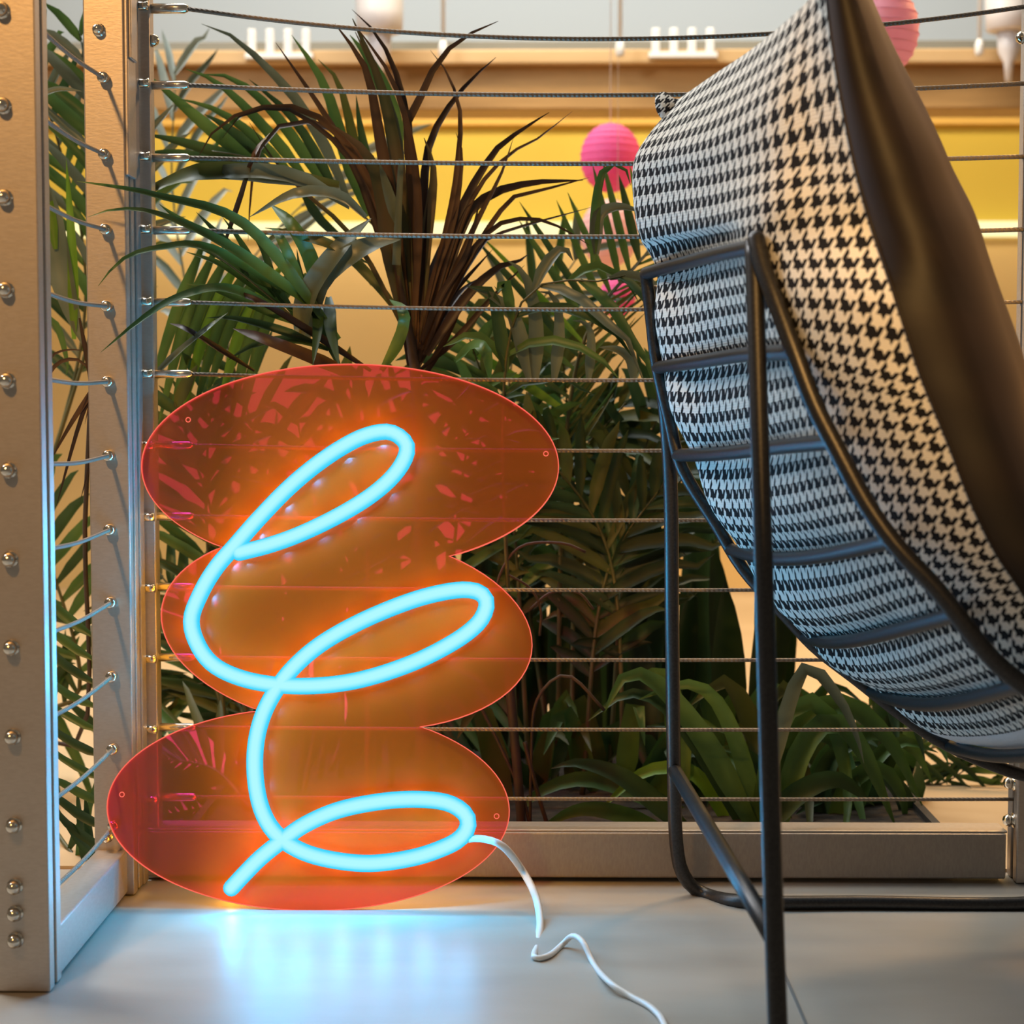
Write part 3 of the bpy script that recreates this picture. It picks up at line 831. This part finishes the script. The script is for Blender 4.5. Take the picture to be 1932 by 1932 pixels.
# 2. big green palm on the left: one large frond sweeping up and left, others behind
Y2 = .34
p2 = empty('areca_palm', ground(730, Y2), 'tall green palm whose long parallel leaflets sweep up and left of the brown fan', 'plant', 'palms behind the railing')
f2 = mk('frond', *tube_geo(spline([ground(735, Y2), A(790, 900, Y2), A(770, 560, Y2), A(700, 420, Y2), A(586, 348, Y2 - .02), A(480, 300, Y2 - .04), A(400, 285, Y2 - .05)], 40), lambda t: .0045 * (1 - .8 * t), 6), 'stem', p2)
rng2 = random.Random(11)
for path, wd, mt in (
    ([(535, 338), (420, 262), (340, 195), (275, 138)], 30, 'leaf'), ([(480, 308), (400, 285), (330, 265), (272, 253)], 24, 'leaf_dark'), ([(430, 312), (370, 296), (320, 288), (280, 287)], 22, 'leaf_dark'),
    ([(505, 306), (460, 265), (420, 235), (385, 215)], 22, 'leaf_dark'), ([(585, 348), (520, 265), (450, 190), (400, 150), (350, 130)], 22, 'leaf'), ([(622, 368), (560, 270), (490, 185), (430, 145), (380, 140)], 22, 'leaf'),
    ([(660, 385), (620, 290), (560, 190), (495, 120), (440, 70), (380, 45)], 22, 'leaf_grey'), ([(695, 408), (655, 300), (620, 180), (588, 120), (550, 66)], 26, 'leaf'), ([(705, 412), (675, 300), (655, 210), (636, 150), (600, 112)], 22, 'leaf_olive'),
    ([(735, 440), (700, 330), (680, 240), (672, 180)], 24, 'leaf_dark'), ([(560, 338), (470, 250), (400, 205), (330, 185)], 20, 'leaf'), ([(640, 375), (590, 280), (540, 210), (470, 150)], 20, 'leaf_dark'),
    ([(755, 300), (735, 200), (700, 120), (660, 66)], 34, 'leaf'), ([(400, 290), (430, 240), (470, 210), (500, 205)], 10, 'leaf'), ([(560, 340), (600, 410), (660, 470), (700, 540)], 18, 'leaf_dark'),
):
    pts = [A(x, y, Y2 - .02 - .05 * i / len(path)) for i, (x, y) in enumerate(path)]
    mk('leaflet', *leaf_geo(spline(pts, 9), px2m(wd, Y2), Vector((0, -1, .2)).normalized(), .3, twist=rng2.uniform(-.3, .3)), mt, f2)
frond(p2, ground(560, .70), A(430, 620, 1.0), A(650, 300, 1.1), n=9, L0=.20, width=.016, angL=18, angR=28, t0=.6, mat=['leaf_pale'], sides=(1,), droop=.05, hint=(0, -1, 0), rng=random.Random(14), jit=3, lenprof=lambda t: 1.0)
frond(p2, ground(540, .70), A(340, 480, 1.0), A(330, 130, 1.05), n=8, L0=.24, width=.016, angL=25, angR=40, t0=.6, mat=['leaf_pale', 'leaf_pale', 'leaf_grey'], droop=.3, hint=(0, -1, 0), rng=random.Random(15), jit=4)

# 3. palm with leaves leaning over the railing, lit teal by the sign
Y3 = .07
p3 = empty('areca_palm', ground(640, .10), 'palm with teal-lit leaves reaching left over the corner post', 'plant', 'palms behind the railing')
f3 = mk('frond', *tube_geo(spline([ground(690, .10), A(690, 900, .10), A(640, 690, .08), A(560, 605, .06), A(460, 520, .04), A(390, 470, .03)], 30), lambda t: .0045 * (1 - .8 * t), 6), 'stem', p3)
for path, wd, mt in (
    ([(450, 468), (400, 445), (343, 416), (300, 385)], 18, 'leaf'), ([(530, 553), (460, 510), (395, 472), (330, 455)], 20, 'leaf'), ([(560, 588), (490, 545), (415, 498), (350, 475)], 20, 'leaf'), ([(570, 614), (490, 580), (405, 545), (350, 535)], 20, 'leaf'),
    ([(600, 650), (520, 620), (440, 600), (390, 600)], 18, 'leaf_dark'), ([(560, 600), (520, 540), (500, 480), (470, 430)], 18, 'leaf_dark'), ([(520, 560), (480, 500), (450, 450), (420, 410)], 16, 'leaf'), ([(620, 660), (560, 640), (480, 650), (430, 680)], 18, 'leaf_dark'),
    ([(470, 530), (440, 470), (400, 430), (370, 400)], 16, 'leaf_dark'), ([(640, 690), (600, 600), (570, 530), (560, 470)], 20, 'leaf_dark')):
    mk('leaflet', *leaf_geo(spline([A(x, y, .055) for x, y in path], 9), px2m(wd, .05), Vector((0, -1, .3)).normalized(), .3, twist=rng.uniform(-.3, .3)), mt, f3)
for path, wd, mt in (
    ([(640, 640), (470, 430), (300, 370), (200, 350), (145, 342)], 24, 'leaf'),
    ([(620, 600), (440, 470), (300, 405), (220, 395), (165, 410)], 24, 'leaf'),
    ([(560, 560), (400, 470), (300, 468), (230, 490), (185, 540)], 20, 'leaf'),
    ([(540, 590), (430, 545), (340, 560), (270, 600), (190, 665)], 22, 'leaf'),
    ([(600, 570), (590, 500), (555, 430), (510, 385)], 30, 'leaf'),
    ([(575, 590), (560, 520), (530, 450), (512, 430)], 22, 'leaf'),
    ([(575, 640), (600, 540), (680, 470), (755, 452)], 52, 'leaf_grey'),
    ([(565, 640), (580, 560), (640, 470), (700, 412)], 46, 'leaf_grey'),
    ([(690, 410), (640, 370), (560, 365), (470, 410)], 26, 'leaf_grey'),
    ([(660, 390), (560, 335), (430, 325), (300, 350), (250, 395)], 34, 'leaf_grey'),
    ([(640, 350), (500, 330), (380, 325), (290, 355), (240, 380)], 40, 'leaf_olive'),
    ([(620, 560), (625, 620), (640, 690)], 26, 'leaf_dark'), ([(600, 560), (600, 620), (590, 690)], 22, 'leaf_dark'),
    ([(720, 700), (755, 640), (762, 590), (735, 565)], 26, 'leaf'),
    ([(860, 680), (890, 655), (915, 660), (925, 720)], 26, 'leaf'),
    ([(500, 460), (540, 440), (620, 460), (700, 500)], 22, 'leaf_olive'),
    ([(700, 700), (560, 610), (470, 560), (400, 545)], 16, 'dry_dark'),
    ([(690, 720), (600, 680), (500, 640), (440, 620)], 26, 'dry'),
    ([(480, 700), (400, 650), (350, 620), (320, 610)], 12, 'dry_dark'),
    ([(420, 470), (455, 370), (480, 290), (510, 250)], 12, 'dry'),
    ([(270, 730), (330, 670), (390, 620), (430, 590)], 14, 'leaf_grey'),
):
    over = path[-1][0] < 200
    blade(p3, [A(x, y, max(-.135, .06 - .30 * i / (len(path) - 1)) if over else Y3 - .035 * (i % 3)) for i, (x, y) in enumerate(path)], px2m(wd, Y3 - (.08 if over else 0)), mt, n=16 if over else 12, hint=(0, -1, .35), twist=rng.uniform(-.3, .3))
# crossing young leaflets on the left
for k in range(9):
    x = 290 + k * 22
    blade(p3, [A(x + 90 + k * 3, 470 + k * 6, .22), A(x + 40, 600, .22), A(x - 15, 760 + rng.uniform(-20, 60), .22)], px2m(26, .22), rng.choice(['leaf_bright', 'leaf', 'leaf']), n=8)

# 4. palm frond right of centre, in front of the lantern
Y4 = .36
p4 = empty('areca_palm', ground(1080, Y4), 'green palm beside the chair whose fine leaflets cross in front of the pink lantern', 'plant', 'palms behind the railing')
frond(p4, ground(1050, Y4), A(1080, 720, Y4), A(1245, 440, Y4), n=17, L0=.20, width=.0125, angL=78, angR=40, t0=.60, mat=['leaf', 'leaf', 'leaf_dark', 'leaf_bright'], droop=.02, hint=(0, -1, 0), sides=(-1,), rng=random.Random(31), jit=2, lenprof=lambda t: 1.30 - .75 * (t - .6) / .4)
frond(p4, ground(1050, Y4), A(1082, 722, Y4 + .005), A(1247, 442, Y4 + .005), n=22, L0=.12, width=.0055, angL=60, angR=40, t0=.55, mat=['leaf', 'leaf_olive'], droop=-.05, hint=(0, -1, 0), sides=(1,), rng=random.Random(32), jit=3, lenprof=lambda t: 1)
frond(p4, ground(1000, Y4 + .2), A(960, 720, Y4 + .3), A(1100, 470, Y4 + .3), n=9, L0=.20, width=.013, angL=50, angR=50, t0=.5, mat=['leaf', 'leaf_dark', 'leaf_grey'], droop=.25, hint=(0, -1, .2), rng=random.Random(33))
frond(p4, ground(980, .14), A(960, 640, .12), A(1180, 520, .10), n=7, L0=.16, width=.014, angL=45, angR=55, t0=.6, mat=['leaf', 'leaf_dark', 'leaf_grey'], droop=.75, hint=(0, -1, .5), rng=random.Random(34))
for path, wd, mt in (
    ([(955, 700), (930, 560), (905, 545), (880, 540)], 28, 'leaf_dark'),
    ([(1000, 720), (970, 600), (930, 560), (880, 540)], 30, 'leaf_grey'),
    ([(1010, 720), (1010, 600), (990, 520), (955, 490)], 30, 'leaf_grey'),
    ([(1045, 720), (1055, 620), (1045, 560), (1015, 550)], 24, 'leaf_grey'),
    ([(1110, 720), (1115, 640), (1105, 610), (1080, 605)], 20, 'leaf_grey'),
    ([(1125, 480), (1128, 410), (1165, 390), (1215, 400)], 26, 'leaf_grey'), ([(1118, 500), (1125, 380), (1140, 320), (1175, 312), (1190, 350)], 20, 'leaf'),
    ([(1195, 720), (1190, 680), (1165, 660), (1130, 655)], 22, 'leaf_grey'),
):
    blade(p4, [A(x, y, .12) for x, y in path], px2m(wd, .12), mt, n=10, hint=(.1, -1, .3))

# 5. dense dark palm in the middle, right of the sign
Y5 = .40
p5 = empty('areca_palm', ground(1120, Y5), 'dense dark green palm filling the gap between sign and chair', 'plant', 'palms behind the railing')
r5 = random.Random(41)
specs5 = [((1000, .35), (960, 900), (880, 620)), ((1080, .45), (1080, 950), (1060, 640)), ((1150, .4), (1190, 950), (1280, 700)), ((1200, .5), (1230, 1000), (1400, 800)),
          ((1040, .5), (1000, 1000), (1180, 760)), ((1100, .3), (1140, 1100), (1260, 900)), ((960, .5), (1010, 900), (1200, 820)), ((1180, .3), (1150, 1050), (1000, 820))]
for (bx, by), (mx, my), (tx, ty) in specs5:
    frond(p5, ground(bx, by), A(mx, my, by + .05), A(tx, ty, by + r5.uniform(-.1, .1)), n=13, L0=.19, width=.019, angL=48, angR=48, t0=.35, mat=['leaf_dark', 'leaf_shaded', 'leaf_shaded', 'leaf_olive'] if ty > 700 else ['leaf', 'leaf_dark', 'leaf_olive'], droop=.35, rng=r5)
p6 = empty('broad_leaf_plant', ground(1120, .62), 'clump of broad upright dark leaves low behind the railing, right of the sign', 'plant')
r6 = random.Random(51)
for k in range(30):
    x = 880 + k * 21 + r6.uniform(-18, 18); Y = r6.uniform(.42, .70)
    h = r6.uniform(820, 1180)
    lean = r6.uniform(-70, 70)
    blade(p6, [ground(x, Y), A(x + lean * .25, 1350, Y), A(x + lean, h, Y + r6.uniform(-.05, .05))], px2m(r6.uniform(46, 78), Y), r6.choice(['leaf_shaded', 'leaf_shaded', 'leaf_dark']), n=8, twist=r6.uniform(-.7, .7), prof=lambda t: min(1, .55 + t) * (1 - t ** 4) + .03)

# 7. long strap leaves low on the right, under the chair
p7 = empty('strap_leaf_plant', ground(1480, .20), 'low plant with long arching strap leaves under the lounge chair', 'plant')
r7 = random.Random(61)
strap = [
 ([(1400, 1560), (1330, 1430), (1250, 1330), (1180, 1310), (1110, 1360)], 34, 'leaf_dark'),
 ([(1420, 1560), (1330, 1400), (1240, 1290), (1180, 1275), (1140, 1345)], 46, 'leaf'),
 ([(1430, 1570), (1400, 1430), (1350, 1320), (1290, 1290), (1205, 1320)], 34, 'leaf'),
 ([(1330, 1560), (1210, 1500), (1100, 1470), (1010, 1500), (960, 1560)], 36, 'leaf'),
 ([(1300, 1570), (1180, 1470), (1090, 1440), (1040, 1450)], 40, 'leaf_dark'),
 ([(1260, 1570), (1150, 1530), (1080, 1530), (1010, 1570)], 34, 'leaf'),
 ([(1380, 1570), (1330, 1480), (1280, 1450), (1210, 1460), (1130, 1530)], 30, 'leaf_bright'),
 ([(1390, 1580), (1330, 1420), (1290, 1370), (1220, 1370)], 34, 'leaf_dark'),
 ([(1440, 1300), (1510, 1270), (1570, 1300), (1610, 1370), (1630, 1440)], 30, 'leaf_grey'),
 ([(1480, 1580), (1500, 1440), (1540, 1380), (1590, 1420), (1640, 1590)], 38, 'leaf'),
 ([(1470, 1570), (1510, 1420), (1570, 1360), (1630, 1420), (1690, 1560)], 44, 'leaf'),
 ([(1450, 1570), (1480, 1430), (1520, 1350), (1600, 1330), (1680, 1400), (1740, 1520)], 46, 'leaf'),
 ([(1420, 1570), (1460, 1400), (1500, 1330), (1560, 1340), (1600, 1480), (1590, 1610)], 36, 'leaf'),
 ([(1400, 1570), (1440, 1440), (1480, 1400), (1520, 1470), (1530, 1600)], 32, 'leaf_olive'),
 ([(1500, 1580), (1560, 1430), (1640, 1380), (1720, 1410), (1760, 1480)], 40, 'leaf'),
 ([(1360, 1570), (1370, 1450), (1395, 1380), (1425, 1410), (1430, 1590)], 28, 'leaf_olive'),
 ([(1600, 1570), (1640, 1450), (1700, 1400), (1770, 1420)], 34, 'leaf'),
 ([(1560, 1575), (1600, 1480), (1660, 1450), (1700, 1500), (1710, 1570)], 34, 'leaf'),
 ([(1540, 1575), (1550, 1480), (1580, 1420), (1640, 1400)], 44, 'leaf_dark'),
 ([(1490, 1575), (1450, 1470), (1400, 1420), (1340, 1410)], 36, 'leaf_dark'),
 ([(1440, 1575), (1500, 1500), (1580, 1470), (1650, 1520)], 44, 'leaf_dark'),
 ([(1720, 1570), (1700, 1500), (1650, 1450), (1600, 1440)], 40, 'leaf_dark'),
 ([(1290, 1340), (1265, 1300), (1235, 1270), (1190, 1285)], 46, 'leaf'),
]
for path, wd, mt in strap:
    Y = r7.uniform(.08, .24)
    pts = [A(x, y, Y - (.07 if (y > 1585) else 0)) for x, y in path]
    pts[0].z = min(pts[0].z, .07)
    blade(p7, pts, px2m(wd, Y), mt, n=14, hint=(r7.uniform(-.2, .2), -1, r7.uniform(.1, .5)), twist=r7.uniform(-.4, .4), prof=lambda t: min(1, .5 + 2 * t) * (1 - t ** 3) + .03)
for k in range(46):
    x = 960 + k * 17 + r7.uniform(-14, 14); Y = r7.uniform(.26, .46)
    lean = r7.uniform(-130, 130); h = r7.uniform(1290, 1450)
    if x > 1700: h += 60
    blade(p7, [ground(x, Y), A(x + lean * .3, (1590 + h) / 2, Y), A(x + lean, h, Y - .04), A(x + lean * 1.7, h + r7.uniform(20, 120), Y - .08)], px2m(r7.uniform(32, 52), Y), r7.choice(['leaf_dark', 'leaf', 'leaf_dark', 'leaf_olive']), n=9, twist=r7.uniform(-.6, .6))

# 8. palm behind the sign
p8 = empty('areca_palm', ground(520, .30), 'palm behind the acrylic panel, its leaves seen through the orange', 'plant', 'palms behind the railing')
r8 = random.Random(71)
specs8 = [((480, .25), (420, 1050), (330, 760)), ((520, .35), (520, 1000), (420, 620)), ((560, .3), (600, 1050), (700, 760)), ((600, .4), (680, 1000), (900, 800)), ((440, .35), (380, 1200), (300, 1080)),
          ((560, .2), (640, 1250), (860, 1120)), ((500, .4), (430, 1300), (330, 1300)), ((620, .45), (700, 1300), (930, 1300)), ((470, .2), (400, 1450), (280, 1430)), ((520, .25), (420, 1520), (300, 1540)), ((520, .3), (600, 1100), (560, 780)), ((700, .3), (730, 980), (640, 740)), ((820, .35), (860, 1000), (900, 730)), ((430, .3), (390, 1000), (400, 730)), ((640, .4), (660, 1050), (760, 760))]
for (bx, by), (mx, my), (tx, ty) in specs8:
    frond(p8, ground(bx, by), A(mx, my, by + .05), A(tx, ty, by + r8.uniform(-.1, .1)), n=10, L0=.17, width=.016, angL=48, angR=48, t0=.32, mat=['leaf_dark', 'leaf', 'leaf_olive'], droop=.25, rng=r8)
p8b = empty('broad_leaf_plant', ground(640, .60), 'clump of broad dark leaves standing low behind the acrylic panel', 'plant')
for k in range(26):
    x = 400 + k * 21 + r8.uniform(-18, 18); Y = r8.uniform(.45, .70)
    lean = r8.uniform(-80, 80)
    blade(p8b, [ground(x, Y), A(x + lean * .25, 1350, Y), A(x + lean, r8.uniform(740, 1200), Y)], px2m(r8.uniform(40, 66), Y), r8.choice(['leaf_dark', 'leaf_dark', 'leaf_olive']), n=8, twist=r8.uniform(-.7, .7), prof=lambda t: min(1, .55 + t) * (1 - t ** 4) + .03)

# 9. palm outside the side railing, seen between the two left posts
p9 = empty('areca_palm', (-.78, .42, 0), 'potted palm seen in the narrow gap between the two left posts', 'plant', 'palms behind the railing')
r9 = random.Random(81)
Y9 = .42
frond(p9, Vector((-.78, Y9, .14)), A(150, 1300, Y9), A(40, 900, Y9), n=17, L0=.17, width=.016, angL=62, angR=62, t0=.12, mat=['leaf_dark', 'leaf'], droop=.25, hint=(0, -1, .05), rng=r9)
frond(p9, Vector((-.78, Y9, .14)), A(182, 1645, .03), A(172, 1180, .03), n=15, L0=.085, width=.012, angL=88, angR=70, t0=.50, mat=['leaf_dark', 'leaf_dark', 'leaf'], droop=-.25, hint=(0, -1, 0), sides=(-1,), rng=r9, jit=3, lenprof=lambda t: 1)
frond(p9, Vector((-.78, Y9, .14)), A(160, 600, Y9 + .1), A(60, 90, Y9 + .05), n=15, L0=.17, width=.016, angL=48, angR=48, t0=.5, mat=['leaf', 'leaf_dark', 'leaf_grey'], droop=.3, hint=(.2, -1, .1), rng=r9)
frond(p9, Vector((-.78, Y9, .14)), A(200, 500, Y9), A(150, 60, Y9), n=13, L0=.17, width=.016, angL=45, angR=45, t0=.6, mat=['leaf', 'leaf_grey'], droop=.2, hint=(.2, -1, .1), rng=r9)
for path, wd, mt in (([(140, 640), (137, 480), (125, 300)], 22, 'leaf_bright'), ([(105, 470), (90, 370), (70, 310)], 22, 'leaf_bright'), ([(75, 330), (95, 430), (130, 570), (165, 665)], 60, 'leaf_grey'),
                     ([(75, 180), (110, 168), (155, 172)], 12, 'leaf_grey'), ([(80, 590), (110, 620), (128, 690), (124, 710)], 14, 'leaf'),
                     ([(150, 600), (165, 680), (172, 740), (160, 800)], 9, 'dry'), ([(185, 610), (190, 680), (188, 800), (150, 950)], 9, 'dry_dark'),
                     ([(235, 690), (190, 720), (140, 790), (95, 870)], 12, 'dry'), ([(225, 700), (180, 730), (150, 800), (105, 960)], 9, 'dry_dark'), ([(85, 720), (110, 685), (150, 680), (180, 715)], 8, 'dry'), ([(85, 700), (100, 670), (130, 660), (165, 662)], 5, 'dry')):
    blade(p9, [A(x, y, .02 if mt.startswith('dry') else .2) for x, y in path], px2m(wd, .1), mt, n=9, hint=(0, -1, .2))
lathe('pot', (-.78, .42, .0045), (0, 0, 1), [(0, .075), (.01, .08), (.14, .10), (.15, .105), (.155, .105), (.155, .095), (.135, .09)], 'trough', p9, 20)
tube('stem', [Vector((-.78, Y9, .14)), A(150, 1400, .3), A(160, 1000, .15), A(172, 740, .02)], .003, 'stem_dark', p9, n=12, seg=6)

# 10. low palm at the bottom right corner
p10 = empty('areca_palm', (.46, .50, .032), 'small palm at the lower right in front of the orange light', 'plant', 'palms behind the railing')
r10 = random.Random(91)
for (bx, by), (mx, my), (tx, ty) in [((1740, .5), (1760, 1480), (1840, 1440)), ((1740, .5), (1790, 1530), (1910, 1500)), ((1730, .5), (1700, 1450), (1640, 1330)), ((1745, .5), (1790, 1400), (1900, 1330))]:
    frond(p10, ground(bx, by), A(mx, my, by), A(tx, ty, by), n=9, L0=.10, width=.010, angL=50, angR=50, t0=.3, mat=['leaf', 'leaf_dark'], droop=.2, rng=r10, r0=.003)
tube('stem', [ground(1745, .48), A(1745, 1560, .48), A(1752, 1500, .48)], .011, 'stem', p10, n=6)

# ------------------------------------------------------------------ paper lanterns, hangers behind
def lantern(px, py, Y, R, mat, label):
    c = A(px, py, Y)
    e = empty('paper_lantern', c, label, 'lantern', 'paper lanterns')
    prof = []
    nrib = 13
    for k in range(nrib * 2 + 1):
        a = PI * (k / (nrib * 2)); a = .16 + a * (1 - .32 / PI)
        r = R * math.sin(a) * (1.0 if k % 2 == 0 else .975)
        prof.append((-R * 1.13 * math.cos(a), r))
    lathe('shade', c, (0, 0, 1), prof, mat, e, 28)
    for k in range(2, nrib * 2 - 1, 2):
        s, r = prof[k]
        pts = [c + Vector((math.cos(q * 2 * PI / 24) * (r + .0004), math.sin(q * 2 * PI / 24) * (r + .0004), s)) for q in range(25)]
        mk('wire_ring', *tube_geo(pts, .0006, 4, caps=False), mat, e)
    tube('hanging_cord', [c + Vector((0, 0, R * 1.1)), Vector((c.x, c.y, 3.2))], .0005, 'clip', e, n=3, seg=5)
lantern(1152, 298, 1.45, .058, 'pink', 'hot pink paper lantern hanging behind the palm left of the cushion')
lantern(1654, 58, .85, .066, 'pale_pink', 'light pink ribbed paper lantern beside the top of the brown cushion')
lantern(1150, 440, 1.75, .062, 'blush', 'blush paper lantern below the hot pink one, behind palm leaflets')
lantern(1165, 560, 1.35, .034, 'pink', 'small pink paper lantern half hidden low in the palm beside the chair')

def clip_hook(px, label, big=False):
    c = A(px, 88, YB - .03)
    e = empty('clip_rack', Vector((c.x, YB - .045, zat(112, YB - .03))), label, 'clip rack', 'white clip racks')
    z0, z1 = zat(112, YB - .03), zat(56, YB - .03)
    box('base_bar', c.x - .085, c.x + .085, YB - .052, YB - .031, z0, z0 + .014, 'clip', e, bev=.002)
    for k in range(4):
        x = c.x - .068 + k * .045
        box('prong', x - .010, x + .010, YB - .050, YB - .034, z0 + .014, z1, 'clip', e, bev=.003)
clip_hook(528, 'white plastic clip rack on the beam above the left palm')
clip_hook(1288, 'white plastic clip rack on the beam left of the cushion')
def hanging_jar(px, label):
    c = A(px, 0, YB - .12)
    e = empty('hanging_jar', Vector((c.x, YB - .12, zat(60, YB - .12))), label, 'jar', 'hanging jars')
    zb = zat(62, YB - .12)
    lathe('jar_body', Vector((c.x, YB - .12, zb)), (0, 0, 1), [(0, .046), (.004, .056), (.05, .058), (.20, .058), (.22, .045), (.24, .045)], 'jar', e, 20)
    lathe('drip_tip', Vector((c.x, YB - .12, zb)), (0, 0, -1), [(0, .03), (.05, .026), (.075, .012), (.12, .008)], 'jar', e, 12)
    tube('hanging_wire', [Vector((c.x, YB - .12, zb + .24)), Vector((c.x, YB - .12, 3.2))], .002, 'wire', e, n=3, seg=5)
hanging_jar(716, 'frosted plastic jar hanging above the brown palm fan')
hanging_jar(1905, 'frosted plastic jar hanging at the top right corner')
for x, lab in ((1170, 'thin white pull rod hanging before the beam right of the brown fan'), (836, 'thin white pull rod hanging before the beam beside the frosted jar'), (1848, 'thin white pull rod hanging near the right post')):
    c = A(x, 60, YB - .08); e = empty('pull_rod', Vector((c.x, YB - .08, zat(105, YB - .08))), lab, 'rod', 'white pull rods')
    tube('rod', [Vector((c.x, YB - .08, zat(100, YB - .08))), Vector((c.x, YB - .08, 3.2))], .005, 'clip', e, n=3, seg=8)
    lathe('knob', Vector((c.x, YB - .08, zat(108, YB - .08))), (0, 0, 1), [(0, .006), (.006, .011), (.03, .011), (.04, .006)], 'clip', e, 10)
